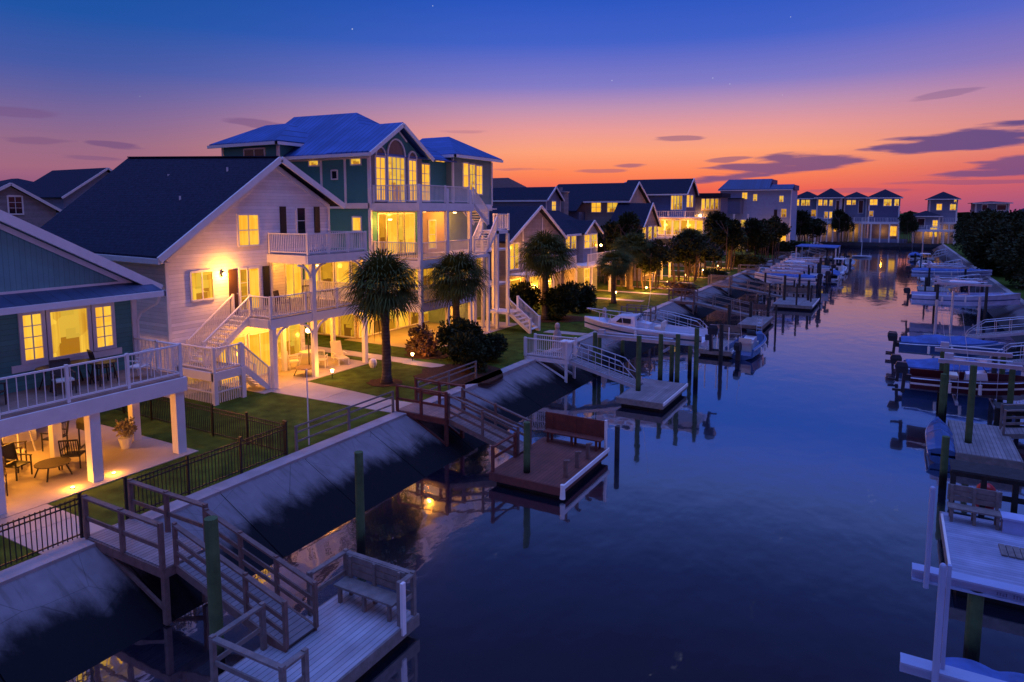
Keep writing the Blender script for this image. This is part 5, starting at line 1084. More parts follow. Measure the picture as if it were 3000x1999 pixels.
# ================================================================ boats and lifts
def boat(name, label, loc, rz, Lh=7.0, B=2.4, hull=None, stripe=None, top='ttop', roofm=None, H=1.05, z0=0.0, motors=1, cabin=False, group='moored and lifted boats', cover=None):
    """bow towards local +X, keel line at local z = 0"""
    hull = hull or GEL; t = thing(name, label, 'boat', loc, group)
    rings = []; st_ = []; K = 14
    for k in range(K + 1):
        f = k / K; x = -Lh / 2 + Lh * f
        g_ = B / 2 * (1 - max(0, (f - .45) / .55) ** 2.4) if f < .999 else .03; g_ = max(g_, .03)
        c_ = g_ * (.88 - .35 * max(0, f - .5)); zk = .02 + .75 * H * max(0, (f - .72) / .28) ** 2; zc = .32 + .35 * max(0, f - .5) * 2 * .8; zg = H * (.86 + .34 * f * f)
        zc = min(zc, zg - .1); fl = zg - .02 if f > .80 else .45
        gi = g_ * .86
        rings.append([(x, 0, zk), (x, c_, zc), (x, g_, zg), (x, gi, zg + .02), (x, gi * (.96 if f <= .8 else .5), fl + (.04 if f > .8 else 0)), (x, -gi * (.96 if f <= .8 else .5), fl + (.04 if f > .8 else 0)), (x, -gi, zg + .02), (x, -g_, zg), (x, -c_, zc)])
        st_.append((x, g_ + .012, zg - .05, c_ + (g_ - c_) * .55 + .012, zc + (zg - zc) * .5))
    MB().loft(rings).build('hull', hull, t, local=True)
    rb = MB()
    for s_ in (1, -1):
        rb.path([(a[0], s_ * a[1], a[2]) for a in st_], .028, 6)
    rb.build('rub_rail', ALU, t, local=True)
    if stripe:
        sp_ = MB()
        for s_ in (1, -1):
            for a, b_ in zip(st_, st_[1:]): sp_.prism([(a[0], s_ * (a[3] - .03), a[4] - .08), (b_[0], s_ * (b_[3] - .03), b_[4] - .08), (b_[0], s_ * (b_[3] + .012), b_[4] + .02), (a[0], s_ * (a[3] + .012), a[4] + .02)], (0, s_ * .015, 0))
        sp_.build('stripe', stripe, t, local=True)
    if cover:
        cr = []
        for k in range(9):
            f = k / 8; x = -Lh / 2 + .1 + (Lh - .5) * f; w_ = (B / 2 * (1 - max(0, (f - .45) / .55) ** 2.4)) * .97 + .03; zt = H * (.9 + .3 * f * f); hp = .5 * math.sin(math.pi * min(1, f * 1.0 + .08)) ** .7 * (.85 + .15 * math.cos(k * 2.4))
            cr.append([(x, -w_, zt - .08), (x, -w_, zt + .03), (x, -w_ * .5, zt + hp * .7), (x, 0, zt + hp), (x, w_ * .5, zt + hp * .7), (x, w_, zt + .03), (x, w_, zt - .08)])
        MB().loft(cr).build('boat_cover', cover, t, local=True)
    else:
        c = MB(); c.loft([[(-.55, -.38, .45), (.45, -.38, .45), (.45, .38, .45), (-.55, .38, .45)], [(-.5, -.36, 1.15), (.3, -.36, 1.3), (.3, .36, 1.3), (-.5, .36, 1.15)]]); c.build('console', GEL, t, local=True)
        ws = MB(); ws.prism([(.28, -.36, 1.3), (.28, .36, 1.3), (.02, .3, 1.72), (.02, -.3, 1.72)], (.02, 0, .01)); ws.build('windshield', DARKG, t, local=True)
        se = MB().box(-1.25, -.4, .45, -.85, .4, .95).box(-1.3, -.42, .95, -.82, .42, 1.05).box(-1.32, -.42, 1.02, -1.24, .42, 1.35); MB().box(.7, -.3, .45, 1.2, .3, .8).build('cushion', CUSH, t, local=True); se.build('seat', CUSH, t, local=True)
        if top == 'ttop':
            p_ = MB()
            for x, y in ((-.55, -.5), (-.55, .5), (.35, -.5), (.35, .5)): p_.tube((x, y, .5), (x * .9, y * .9, 2.35), .028, n=6)
            p_.build('tower_frame', ALU, t, local=True)
            MB().loft([[(-1.15, -.8, 2.35), (1.0, -.75, 2.35), (1.0, .75, 2.35), (-1.15, .8, 2.35)], [(-1.2, -.85, 2.42), (1.05, -.8, 2.42), (1.05, .8, 2.42), (-1.2, .85, 2.42)], [(-1.0, -.65, 2.48), (.85, -.6, 2.48), (.85, .6, 2.48), (-1.0, .65, 2.48)]]).build('hard_top', roofm or GEL, t, local=True)
        if cabin:
            c = MB().loft([[(.2, -.85, H * .9), (2.2, -.5, H * 1.0), (2.2, .5, H * 1.0), (.2, .85, H * .9)], [(.3, -.7, H + .55), (1.5, -.45, H + .5), (1.5, .45, H + .5), (.3, .7, H + .55)]]); c.build('cabin', GEL, t, local=True)
            c = MB().prism([(.5, -.80, H + .12), (1.5, -.63, H + .12), (1.2, -.6, H + .4), (.5, -.73, H + .4)], (0, -.02, 0)).prism([(.5, .80, H + .12), (1.5, .63, H + .12), (1.2, .6, H + .4), (.5, .73, H + .4)], (0, .02, 0)); c.build('cabin_window', DARKG, t, local=True)
            r = MB()
            for s_ in (1, -1): r.path([(.9, s_ * .95, H * 1.02), (1.0, s_ * .95, H + .5), (2.6, s_ * .5, H + .62), (Lh / 2 - .15, s_ * .06, H + .75)], .02, 6)
            for x, y in ((1.8, .75), (2.6, .5)):
                for s_ in (1, -1): r.tube((x, y * s_, H * 1.05), (x, y * s_, H + .58), .018, n=6)
            r.build('bow_rail', ALU, t, local=True)
    if Lh > 5.2:
        for f_, s_ in ((4, 1), (7, 1), (4, -1), (7, -1)):
            a = st_[f_]; MB().tube((a[0], s_ * (a[1] + .08), a[2] - .55), (a[0], s_ * (a[1] + .08), a[2] - .08), .075, n=8).tube((a[0], s_ * (a[1] + .06), a[2] - .08), (a[0], s_ * (a[1] - .04), a[2] + .08), .012, n=5).build('fender', WHITEP, t, local=True)
        MB().tube((-.3, .5, H), (-.75, .62, H + 2.9), .014, .006, 5).build('antenna', WHITEP, t, local=True)
    for i in range(motors):
        y = (i - (motors - 1) / 2) * .6; m_ = MB()
        m_.loft([[(-Lh / 2 - .62, y - .17, H * .8), (-Lh / 2 - .12, y - .19, H * .8), (-Lh / 2 - .12, y + .19, H * .8), (-Lh / 2 - .62, y + .17, H * .8)], [(-Lh / 2 - .7, y - .19, H * .8 + .35), (-Lh / 2 - .1, y - .2, H * .8 + .35), (-Lh / 2 - .1, y + .2, H * .8 + .35), (-Lh / 2 - .7, y + .19, H * .8 + .35)],
                 [(-Lh / 2 - .6, y - .12, H * .8 + .55), (-Lh / 2 - .2, y - .14, H * .8 + .55), (-Lh / 2 - .2, y + .14, H * .8 + .55), (-Lh / 2 - .6, y + .12, H * .8 + .55)]])
        m_.bar((-Lh / 2 - .25, y, H * .8), (-Lh / 2 - .3, y, -.15), .16, .3).box(-Lh / 2 - .3, y - .12, H * .45, -Lh / 2 + .05, y + .12, H * .75); m_.box(-Lh / 2 - .75, y - .05, -.12, -Lh / 2 - .2, y + .05, .0); m_.build('outboard_motor', MOTR, t, local=True)
    t.rotation_euler = (0, 0, rz); t.location = (loc[0], loc[1], loc[2])
    return t
def boat_lift(label, x0, x1, y0, y1, top=2.6, beamz=None, mat=None, bm_=None, zc=.7):
    t = thing('boat_lift', label, 'boat lift', ((x0 + x1) / 2, (y0 + y1) / 2, 0), 'boat lifts')
    for x in (x0, x1):
        for y in (y0, y1): MB().tube((x, y, -2), (x, y, top), .13, .12, 10).build('piling', mat or PILE, t)
    for y in (y0, y1):
        MB().box(x0 - .35, y - .06, top - .02, x1 + .35, y + .06, top + .16).box(x0 - .35, y - .12, top + .16, x1 + .35, y + .12, top + .18).build('top_beam', bm_ or ALU, t)
        MB().tube((x0, y + .2, top + .3), (x1, y + .2, top + .3), .035, n=6).box(x0 - .1, y + .05, top + .16, x0 + .25, y + .35, top + .45).build('winch', ALU, t)
    for x in (x0 + .5, x1 - .5): MB().box(x - .06, y0, zc - .12, x + .06, y1, zc).build('cradle_beam', bm_ or ALU, t)
    for x in (x0 + .5, x1 - .5):
        for y in (y0, y1): MB().tube((x, y + .08 * (1 if y == y0 else -1), zc), (x, y + .08 * (1 if y == y0 else -1), top), .012, n=5).build('cable', ALU, t)
    return t
H90 = math.pi / 2
# left side
boat('motor_boat', 'white cabin boat with a bow rail, raised on a lift behind the white-railed platform', (-12.9, 39.0, 1.95), math.pi, 7.6, 2.5, stripe=GELT, top=None, cabin=True, motors=1)
boat_lift('lift of green pilings carrying the white cabin boat', -15.0, -10.6, 37.3, 41.3, 2.3, zc=1.9)
boat('motor_boat', 'dark skiff tied along the far side of the second long dock', (-8.3, 48.5, 0.0 - .15), H90 * .95, 5.4, 1.9, hull=GELB, top=None, motors=1)
boat_lift('nearest of the tall stacked boat lifts on the left bank, before the pale blue house', -12.4, -8.8, 80.5, 84.5, 2.8, mat=PILD, zc=1.4)
boat('motor_boat', 'boat under a blue cover on the nearest stacked lift', (-10.6, 82.5, 1.4), math.pi, 6.6, 2.3, cover=CANV, stripe=GELB)
boat_lift('second of the stacked boat lifts on the left bank', -12.2, -8.5, 87, 91, 3.0, mat=PILD, zc=1.2)
boat('motor_boat', 'white console boat with a pale hard top on the second stacked lift', (-10.4, 89, 1.2), math.pi, 6.8, 2.3)
boat_lift('third of the stacked boat lifts on the left bank, farthest back', -12.4, -8.4, 97, 101, 3.0, mat=PILD, zc=1.3)
boat('motor_boat', 'grey-covered boat on the third stacked lift', (-10.4, 99, 1.3), math.pi, 6.6, 2.3, cover=CANG)
boat('motor_boat', 'covered boat afloat at the narrow far dock, left bank', (-7.4, 107, -.15), H90, 6.4, 2.2, cover=CANV)
boat('motor_boat', 'white boat with a hard top afloat before the pale far dock', (-7.2, 117, -.15), H90, 7.0, 2.3, hull=GEL, stripe=GELT)
boat('motor_boat', 'small white skiff near the end of the canal on the left', (-7.0, 137, -.12), H90 + .2, 5.0, 1.8, top=None)
sb = thing('sailboat', 'small boat with a bare mast moored across the canal end', 'boat', (-5.5, 158, 0)); MB().loft([[(-7.3 + 3.6 * f, 158 - w_, .35 + .1 * f), (-7.3 + 3.6 * f, 158, -.1), (-7.3 + 3.6 * f, 158 + w_, .35 + .1 * f)] for f, w_ in ((0, .6), (.35, .85), (.7, .6), (1, .05))]).build('hull', GEL, sb)
MB().tube((-5.6, 158, .3), (-5.6, 158, 3.6), .06, .04, 8).build('mast', WHITEP, sb)
cn = thing('canopy', 'blue flat boat canopy on white posts over the far left lifts', 'canopy', (-10.5, 128, 0))
MB().prism([(-14.5, 124, 3.6), (-8.0, 124, 3.5), (-8.0, 133, 3.5), (-14.5, 133, 3.6)], (0, 0, .12)).build('roof', CANV, cn)
for x, y in ((-14.3, 124.2), (-8.2, 124.2), (-14.3, 132.8), (-8.2, 132.8)): MB().tube((x, y, -1), (x, y, 3.5), .1, n=8).build('post', WHITEP, cn)
# right side
RD = [(19.9, 24.0, 1.75, 4.9, 'blue-grey planked dock at the right edge with a slatted bench', 'near right'), (30.4, 35.0, 2.6, 4.6, 'small dark dock beside the flat blue skiff', 'second right'), (46, 50, 3.0, 5.6, 'dock hidden behind the lifts with the red boat', 'third right'),
      (56.5, 60, 2.4, 5.2, 'short blue dock just before the big white T-top boat', 'fourth right'), (92, 97, 2.9, 6.0, 'dock past the big white T-top boat', 'fifth right'), (118, 124, 3.6, 6.6, 'far dock below the rounded dark tree', 'sixth right'), (150, 156, 4.2, 7.0, 'farthest dock of the right bank', 'seventh right')]
for i, (y0, y1, x0, x1, lb, nm) in enumerate(RD):
    gl_ = 'gangway from the right bank down to the %s dock on that side' % {'near right': 'nearest', 'second right': 'second', 'third right': 'third', 'fourth right': 'fourth', 'fifth right': 'fifth', 'sixth right': 'sixth', 'seventh right': 'farthest'}[nm]
    t = float_dock(lb, x0, x1, y0, y1, .6 if i < 2 else .5, WOODG, DECKY if i else mk('blue_grey_boards', (.26, .30, .42, 1), .7, var=.2, vs=1.5, lines=[('Y', .14, .1, .6, .8)], bump=.2), trim=None, bench=((x0 + .1, y1 - .25), (min(x1 - .3, x0 + 1.45), y1 - .25)) if i == 0 else None)
    yc = y1 - .9
    gangway(gl_, 9.4, x1 - .2, yc - .45, yc + .45, 1.5, .65, ALU if i != 1 else WOODG, DECKY, metal=i != 1)
    if i == 0:
        MB().box(x0 - .04, y0, .56, x0 + .02, y1 - .3, .66).build('edge_trim', WHITEP, t)
        bx = thing('dock_box', 'pale blue storage box standing at the right end of the slatted bench', 'box', (3.45, 23.5, .6)); MB().box(3.2, 23.25, .6, 3.75, 23.7, 1.0).build('body', mk('pale_blue_plastic', (.30, .38, .62, 1), .5), bx); MB().box(3.17, 23.22, 1.0, 3.78, 23.73, 1.06).build('lid', mk('pale_blue_lid', (.36, .44, .68, 1), .5), bx)
        ht = thing('deck_hatch', 'square slatted board lying on the near right dock', 'hatch', (3.4, 21.9, .6)); hm = MB()
        for k in range(5): hm.box(3.0 + k * .16, 21.6, .605, 3.14 + k * .16, 22.3, .65)
        hm.build('slats', WOODG, ht)
wg = thing('boat_lift', 'white-beamed boat lift at the bottom right corner with upright guide posts', 'boat lift', (2.0, 15, 0), 'boat lifts')
MB().box(.75, 16.74, 1.8, 5.5, 16.9, 2.0).box(.75, 16.66, 1.98, 5.5, 16.98, 2.02).box(.75, 16.66, 1.76, 5.5, 16.98, 1.80).build('top_beam', mk('lift_white', (.30, .38, .56, 1), .45, var=.06), wg)
MB().box(.5, 13.05, 1.8, 5.5, 13.2, 2.0).box(.5, 12.97, 1.98, 5.5, 13.28, 2.02).build('top_beam', MATS['lift_white'], wg)
for y in (16.6, 12.95): MB().tube((1.02, y - .02, 1.7), (1.02, y - .02, 3.95), .055, .055, 12).ball((1.02, y - .02, 3.95), .055).build('guide_post', MATS['lift_white'], wg)
MB().box(1.10, 13.1, 2.02, 1.16, 13.18, 3.9).build('guide_post', MATS['lift_white'], wg)
for x, y in ((1.95, 16.82), (5.2, 16.82), (1.95, 13.1), (5.2, 13.1)): MB().tube((x, y, -2), (x, y, 1.8), .15, .15, 12).build('piling', PILE, wg)
mk_ = MB(); rn = random.Random(3); x = 2.28
for k in range(9):
    w_ = rn.uniform(.028, .05)
    if k != 4: mk_.box(x, 16.655, 1.86, x + w_, 16.66, 1.86 + rn.uniform(.05, .08))
    x += w_ + .014 if k != 4 else .09
MB.build(mk_, 'beam_marking', mk('faded_marking', (.10, .12, .22, 1), .7), wg)
bo = boat('motor_boat', 'boat under a blue canvas cover below the scalloped canopy of the white-beamed lift', (4.1, 13.6, .1), 0, 4.6, 1.9, cover=CANV, motors=0, group='moored and lifted boats')
cv = MB(); K = 34
top_ = [(1.25 + 3.6 * i / K, 14.35 + .0, 1.52 + .10 * abs(math.sin(i * math.pi * 4.5 / K))) for i in range(K + 1)]
for a, b_ in zip(top_, top_[1:]): cv.prism([a, b_, (b_[0], 13.3, 1.62), (a[0], 13.3, 1.62)], (0, 0, -.03))
cv.build('canopy', CANV, wg)
# mid right lifts
boat_lift('lift with long blue-white beams and four green pilings, in front of the dark red boat', 2.5, 5.0, 37.1, 40.1, 2.75, zc=.9)
boat('motor_boat', 'dark red boat cradled on the lift with long blue-white beams', (3.9, 38.7, .9), math.pi * .0, 5.6, 2.1, hull=GELR, top=None, stripe=WHITEP)
boat('rowing_skiff', 'flat blue skiff with a square stern tied beside the small dark dock', (2.15, 32.8, -.2), H90, 4.6, 1.0, hull=GELB, top=None, motors=0, cover=GELB, H=.7)
boat('motor_boat', 'dark blue boat with its outboard tilted up over the water on the right', (3.6, 51.5, .35), 0.0, 5.8, 2.2, hull=GELB, cover=CANV, motors=2)
boat('motor_boat', 'low blue-decked boat close behind the red one', (3.6, 44.0, .25), 0, 5.4, 2.2, hull=GELB, cover=CANV, motors=1)
boat_lift('boat lift of dark pilings around the big white T-top boat', 3.8, 7.5, 72.8, 76.4, 3.1, mat=PILD, zc=1.0)
boat('motor_boat', 'big white boat with a pale T-top and blue-white sides on the right lift', (6.0, 74.6, .85), 0, 8.4, 2.7, hull=mk('bluish_white_hull', (.42, .50, .72, 1), .25), stripe=GELB, H=1.35, motors=1)
boat_lift('far right boat lift beneath the long blue-white boat', 4.2, 8.0, 100, 104, 2.6, mat=PILD, zc=1.2)
boat('motor_boat', 'long blue-white boat lifted high behind the T-top boat', (6.6, 102, 1.2), 0, 8.6, 2.6, hull=MATS['bluish_white_hull'], cover=CANV, stripe=GELB)
boat('motor_boat', 'white boat afloat beyond the long blue-white one', (4.6, 112, -.15), H90, 6.6, 2.3)
boat('motor_boat', 'small pale boat on the right near the canal end', (5.0, 138, -.15), H90, 6.0, 2.1, stripe=GELB)
boat('motor_boat', 'blue-covered boat near the farthest right dock', (4.0, 160, -.15), H90, 6.0, 2.1, cover=CANV)
RP = [(3.05, 31.9, 3.75, 'tall green piling leaning in front of the flat blue skiff'), (2.35, 36.2, 2.4, 'dark piling pair at the water edge of the red boat lift'), (5.0, 42.9, 2.3, 'short dark piling at the bank side behind the red boat'), (2.9, 55.6, 3.6, 'slim white piling by the short blue dock'),
      (5.3, 26.0, 1.6, 'dark piling between the near right dock and the small dark dock'), (2.0, 27.8, 1.9, 'thin dark piling at the open water, above the slatted bench'), (4.4, 64, 3.4, 'white pole-like piling before the T-top boat'), (6.1, 63, 3.2, 'second white pole-like piling, on the bank side'),
      (3.4, 88, 2.4, 'dark piling beyond the T-top boat'), (4.0, 124.5, 2.6, 'piling at the far dock under the rounded tree'), (4.8, 145, 4.5, 'pale tall pole near the canal end on the right'), (1.5, 190, 1.6, 'dark channel post standing in the orange reflection')]
for x, y, z, lb in RP: piling(lb, x, y, z, PILE if y < 40 else (ALU if 'white' in lb or 'pale' in lb else PILD), .12 if y < 50 else .09)
rn = random.Random(8)
for i in range(20):
    y = 60 + i * 3.9 + rn.uniform(-1, 1); x = rn.uniform(-9.2, -6.6) - (1.5 if i < 3 else 0)
    o_ = piling('slim dark piling in the thicket of pilings along the far left docks', x, y, rn.uniform(1.8, 3.4), PILD, .085); o_['group'] = 'slim pilings along the far left docks'
rbn = thing('mooring_buoy', 'round red mooring buoy in the dark water by the near right dock', 'buoy', (3.25, 27.6, 0)); MB().ball((3.25, 27.6, .22), .3, .3, .3, 14, 9).build('body', RED, rbn, smooth=True); MB().tube((3.25, 27.6, .5), (3.25, 27.6, .6), .04, n=6).build('ring', ALU, rbn)
# dark timber frames standing in the water on the right
for i, (x0, x1, y, lb) in enumerate(((2.2, 6.5, 26.6, 'dark open timber frame standing in the water behind the slatted bench'), (4.4, 8.2, 35.9, 'dark slatted timber pier frame near the skiff on the right'))):
    t = thing('timber_frame', lb, 'pier frame', ((x0 + x1) / 2, y, 0)); n = 6
    for k in range(n): MB().bar((x0 + (x1 - x0) * k / (n - 1), y, -1.5), (x0 + (x1 - x0) * k / (n - 1), y, 1.25), .16).build('post', PILD, t)
    f = MB().box(x0 - .1, y - .06, .35, x1 + .1, y + .06, .5).box(x0 - .1, y - .06, .95, x1 + .1, y + .06, 1.1).box(x0 - .1, y - .55, 1.25, x1 + .1, y + .55, 1.32); f.build('beam', PILD, t)

# ================================================================ garden and porch things
def chair(label, loc, rz, mat=BLACK, cush=None, s=1.0, name='patio_chair', cat='chair', slats=True):
    t = thing(name, label, cat, loc, 'patio chairs')
    MB().box(-.27, -.25, .40, .27, .27, .44).build('seat', cush or mat, t, local=True)
    b = MB(); b.bar((-.27, .26, .42), (-.27, .38, 1.0), .035); b.bar((.27, .26, .42), (.27, .38, 1.0), .035); b.bar((-.28, .385, 1.0), (.28, .385, 1.0), .04, .05); b.bar((-.26, .28, .5), (.26, .28, .5), .03)
    if slats:
        for i in range(7): b.bar((-.21 + i * .07, .28, .5), (-.21 + i * .07, .38, .99), .02, .015)
    else: b.prism([(-.25, .28, .47), (.25, .28, .47), (.25, .38, .97), (-.25, .38, .97)], (0, .03, 0))
    b.build('backrest', mat, t, local=True)
    for sx in (-1, 1):
        for y in (-.24, .27): MB().bar((sx * .27, y, 0), (sx * .27, y, .64 if y < 0 else .44), .035).build('leg', mat, t, local=True)
        MB().bar((sx * .27, -.28, .65), (sx * .27, .3, .65), .05, .03).build('armrest', mat, t, local=True)
    t.rotation_euler = (0, 0, rz); t.scale = (s, s, s); return t
def table(label, loc, rx, ry, h, mat=BLACK, top=None, name='patio_table'):
    t = thing(name, label, 'table', loc, 'patio tables'); n = 18
    MB().prism([(rx * math.cos(2 * math.pi * i / n), ry * math.sin(2 * math.pi * i / n), h - .03) for i in range(n)], (0, 0, .03)).build('tabletop', top or mat, t, local=True)
    for sx in (-1, 1):
        for sy in (-1, 1): MB().bar((sx * rx * .75, sy * ry * .75, 0), (sx * rx * .5, sy * ry * .5, h - .03), .04).build('leg', mat, t, local=True)
    return t
ZP = 1.427
chair('black slat-back chair facing away at the right of the low table, near patio', (-23.3, 11.75, ZP), -2.4)
chair('black chair seen from the side at the left of the low table, near patio', (-23.9, 10.35, ZP), 1.9, slats=False)
chair('tan high-back chair standing behind the left black chair on the near patio', (-24.9, 10.7, ZP), 2.5, WICK, CUSH, 1.15, slats=False)
table('low dark fire-pit table between the black chairs on the near patio', (-23.0, 10.95, ZP), .5, .5, .45, BLACK, WICK)
table('pale bar table against the back of the near patio', (-26.6, 11.6, ZP), .8, .35, .95, WHITEP)
pl = thing('planter', 'urn of pale flowers beside the rear right post of the near patio', 'planter', (-23.5, 13.6, ZP)); MB().tube((-23.5, 13.6, ZP), (-23.5, 13.6, ZP + .4), .14, .24, 12).build('pot', WHITEP, pl)
fl = leafy('flowers', 'x', 'x', (0, 0, 0), .75, .36, .3, 61, 420, .12, mk('pale_leaf', (.30, .26, .14, 1), .8, var=.3, vs=6), trunk=False); del fl['label'], fl['category']; c_ = fl.children[0]; c_.parent = pl; c_.location = (0, 0, .3); c_.name = 'flowers'; bpy.data.objects.remove(fl)
gr = thing('grill', 'dark kettle grill with side shelf at the back of the near patio', 'grill', (-24.6, 12.9, ZP)); MB().box(-24.9, 12.7, ZP + .75, -24.3, 13.1, ZP + 1.0).build('body', BLACK, gr); MB().loft([[(-24.9, 12.7, ZP + 1.0), (-24.3, 12.7, ZP + 1.0), (-24.3, 13.1, ZP + 1.0), (-24.9, 13.1, ZP + 1.0)], [(-24.82, 12.75, ZP + 1.22), (-24.38, 12.75, ZP + 1.22), (-24.38, 13.05, ZP + 1.22), (-24.82, 13.05, ZP + 1.22)]]).build('lid', BLACK, gr)
for x in (-24.85, -24.35):
    for y in (12.75, 13.05): MB().bar((x, y, ZP), (x, y, ZP + .75), .04).build('leg', BLACK, gr)
for i, (x, y, lb) in enumerate(((-26.9, 8.0, 'lit white kitchen cabinet at the back left of the near patio'), (-27.6, 11.9, 'lit shelf unit with jars beside the bar table on the near patio'))):
    t = thing('cabinet', lb, 'cabinet', (x, y, ZP)); MB().box(x - .35, y - .6, ZP, x + .35, y + .6, ZP + .9).build('body', WHITEP, t); MB().box(x - .38, y - .64, ZP + .9, x + .38, y + .64, ZP + .95).build('countertop', WOODB, t)
    for k in (-.3, .3): MB().box(x + .35, y + k - .26, ZP + .08, x + .37, y + k + .26, ZP + .82).build('door', WHITEP, t)
chair('white high-back chair near the lit wall of the near patio', (-26.0, 9.4, ZP), 2.7, WHITEP)
chair('dark chair facing the bar table on the near patio', (-25.6, 12.3, ZP), -1.2, BLACK)
chair('tan chair nearest the left post of the near patio', (-22.9, 9.3, ZP), 1.2, WICK, CUSH, slats=False)
fr = thing('refrigerator', 'tall white refrigerator against the lit back wall of the near patio', 'refrigerator', (-27.8, 10.6, ZP)); MB().box(-28.15, 10.3, ZP, -27.5, 11.0, ZP + 1.75).build('body', WHITEP, fr); MB().box(-27.5, 10.31, ZP + 1.2, -27.46, 10.99, ZP + 1.74).box(-27.5, 10.31, ZP + .05, -27.46, 10.99, ZP + 1.18).build('door', WHITEP, fr); MB().tube((-27.43, 10.37, ZP + .7), (-27.43, 10.37, ZP + 1.1), .015, n=6).build('handle', ALU, fr)
ZD = 4.152
chair('dark chair at the left end of the near upper deck', (-22.7, 9.3, ZD), 2.2, WICK, slats=False)
chair('dark wicker chair in the middle of the near upper deck', (-22.5, 11.2, ZD), 1.3, WICK, CUSH, slats=False)
chair('white-framed chair at the right end of the near upper deck', (-22.3, 13.5, ZD), -1.2, WHITEP)
chair('dark metal chair behind the deck table', (-23.3, 12.9, ZD), 2.9, BLACK)
table('long dark table under the big window on the near upper deck', (-23.3, 11.7, ZD), 1.0 * .45, .9, .74, BLACK)
table('small round table with glasses on the near upper deck', (-22.6, 12.5, ZD), .4, .4, .74, BLACK)
chair('dark wicker armchair on the white house second-floor deck', (-26.9, 24.0, 4.765), 2.0, WICK, slats=False)
chair('black chair by the porch table of the white house', (-27.4, 26.2, 4.765), .9, BLACK)
table('dark round table in front of the lit porch window of the white house', (-27.0, 27.1, 4.765), .45, .45, .72, BLACK)
chair('white slatted chair in the light under the white house deck', (-27.6, 25.2, ZP), 2.6, WHITEP)
chair('white chair behind the fire pit under the white house deck', (-26.6, 26.2, ZP), -2.6, WHITEP)
chair('white rocking chair on the ground-floor porch of the tall teal house', (-25.2, 33.6, ZP), -1.2, WHITEP)
table('round stone fire pit at the edge of the white house patio', (-26.0, 24.5, ZP), .55, .55, .42, WICK, WOODB)
table('white side table with cloth under the white house deck', (-27.6, 26.3, ZP), .5, .5, .75, WHITEP)
lc = thing('lounge_chair', 'pale reclining lounge chair on the patio corner by the last white post', 'lounge chair', (-26.3, 27.4, ZP))
MB().box(-.6, -.3, .30, .5, .3, .36).build('seat', CUSH, lc, local=True); MB().prism([(-.6, -.3, .33), (-.6, .3, .33), (-1.0, .3, 1.05), (-1.0, -.3, 1.05)], (-.05, 0, .03)).build('backrest', CUSH, lc, local=True)
for x in (-.55, .45):
    for y in (-.27, .27): MB().bar((x, y, 0), (x, y, .55 if x < 0 else .31), .05).build('leg', WHITEP, lc, local=True)
MB().box(-.6, -.34, .52, 0, -.27, .56).box(-.6, .27, .52, 0, .34, .56).build('armrest', WHITEP, lc, local=True); lc.rotation_euler = (0, 0, -.5)
sto = thing('garden_statue', 'small pale barrel-shaped ornament on the lawn left of the big palm trunk', 'ornament', (-24.2, 27.6, 1.4)); MB().loft([[(-24.2 + r_ * math.cos(a * math.pi / 5), 27.6 + r_ * math.sin(a * math.pi / 5), 1.4 + z_) for a in range(10)] for r_, z_ in ((.14, 0), (.2, .12), (.22, .28), (.18, .42), (.08, .48))]).build('body', WHITEP, sto)
st2 = thing('boulder', 'pale rounded boulder on the lawn right of the shrubs', 'boulder', (-21.2, 35.2, 1.4)); MB().ball((-21.2, 35.2, 1.48), .6, .42, .28, 12, 7).build('body', CAPC, st2)
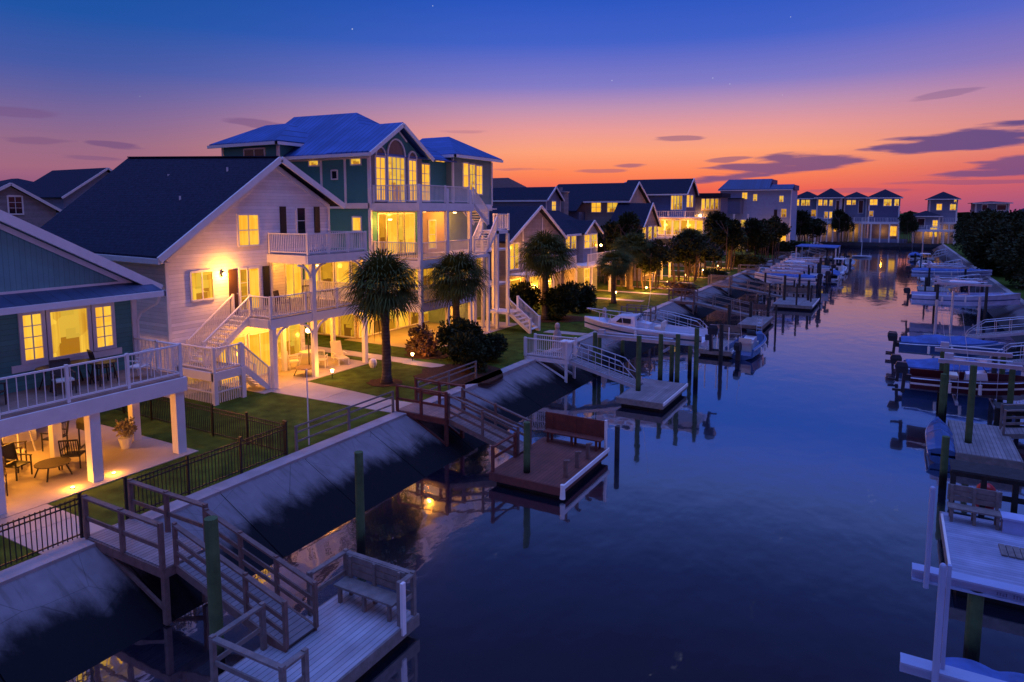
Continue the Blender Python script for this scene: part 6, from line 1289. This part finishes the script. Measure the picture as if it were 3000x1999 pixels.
for i, (x, y, lb) in enumerate(((-15.9 - 1.9, 37.3, 'pale seated statue on the bank by the lifted boat bow'), (-17.7, 44.9, 'second pale statue on the bank behind the lifted boat'))):
    t = thing('garden_statue', lb, 'statue', (x, y, 1.4)); MB().loft([[(x + r_ * math.cos(a * math.pi / 5), y + r_ * math.sin(a * math.pi / 5), 1.4 + z_) for a in range(10)] for r_, z_ in ((.3, 0), (.28, .25), (.2, .3), (.3, .6), (.22, .95), (.12, 1.15), (.17, 1.3), (.14, 1.48), (.04, 1.55))]).build('body', CAPC, t)
def ground_lamp(label, loc, w, up=False):
    w = w * (2.5 if up else 1.8)
    t = thing('path_lamp', label, 'lamp', loc, 'small garden lamps'); x, y, z = loc
    MB().tube((x, y, z), (x, y, z + (.03 if up else .3)), .07 if up else .02, n=12).build('body', BLACK, t)
    b = MB().tube((x, y, z + (.03 if up else .3)), (x, y, z + (.045 if up else .44)), .055 if up else .05, .055 if up else .09, 12); b.build('bulb', BULB, t); light(t, (x, y, z + (.16 if up else .5)), w, .04)
    return t
ground_lamp('round lamp set in the near patio floor, left one of the pair', (-21.45, 10.72, ZP), 5, True); ground_lamp('round lamp set in the near patio floor, right one of the pair', (-21.5, 12.0, ZP), 4, True)
ground_lamp('bright path lamp on the lawn edge beside the fire pit', (-24.4, 24.75, 1.4), 16); ground_lamp('path lamp glowing by the shrubs before the tall teal house', (-23.3, 29.9, 1.4), 14); ground_lamp('path lamp at the corner of the far walkway, below the tall teal house', (-27.3, 30.6, 1.4), 12)
for i, (x, y, lb) in enumerate(((-23.5, 62.5, 'path lamp on the lawn before the lilac-grey house'), (-22.2, 68, 'path lamp at the slim-stemmed tree group'), (-22.0, 75, 'path lamp by the low pointed cottage lawn'), (-22.3, 83.5, 'path lamp lighting the trunks of the wide low tree'), (-22.2, 92, 'path lamp before the slate-blue house lawn'), (-22, 100, 'far path lamp near the glowing white porch'), (-21, 113, 'far path lamp under the pair of dark trees'))):
    ground_lamp(lb, (x, y, 1.41), 105)
fpst = thing('garden_light_post', 'lantern on a post lighting the white house patio', 'lamp', (-27.2, 25.9, ZP)); MB().tube((-27.2, 25.9, ZP), (-27.2, 25.9, ZP + 1.9), .03, n=8).build('post', BLACK, fpst); MB().ball((-27.2, 25.9, ZP + 2.0), .14).build('lantern', BULB, fpst); light(fpst, (-27.0, 25.7, ZP + 2.0), 30)
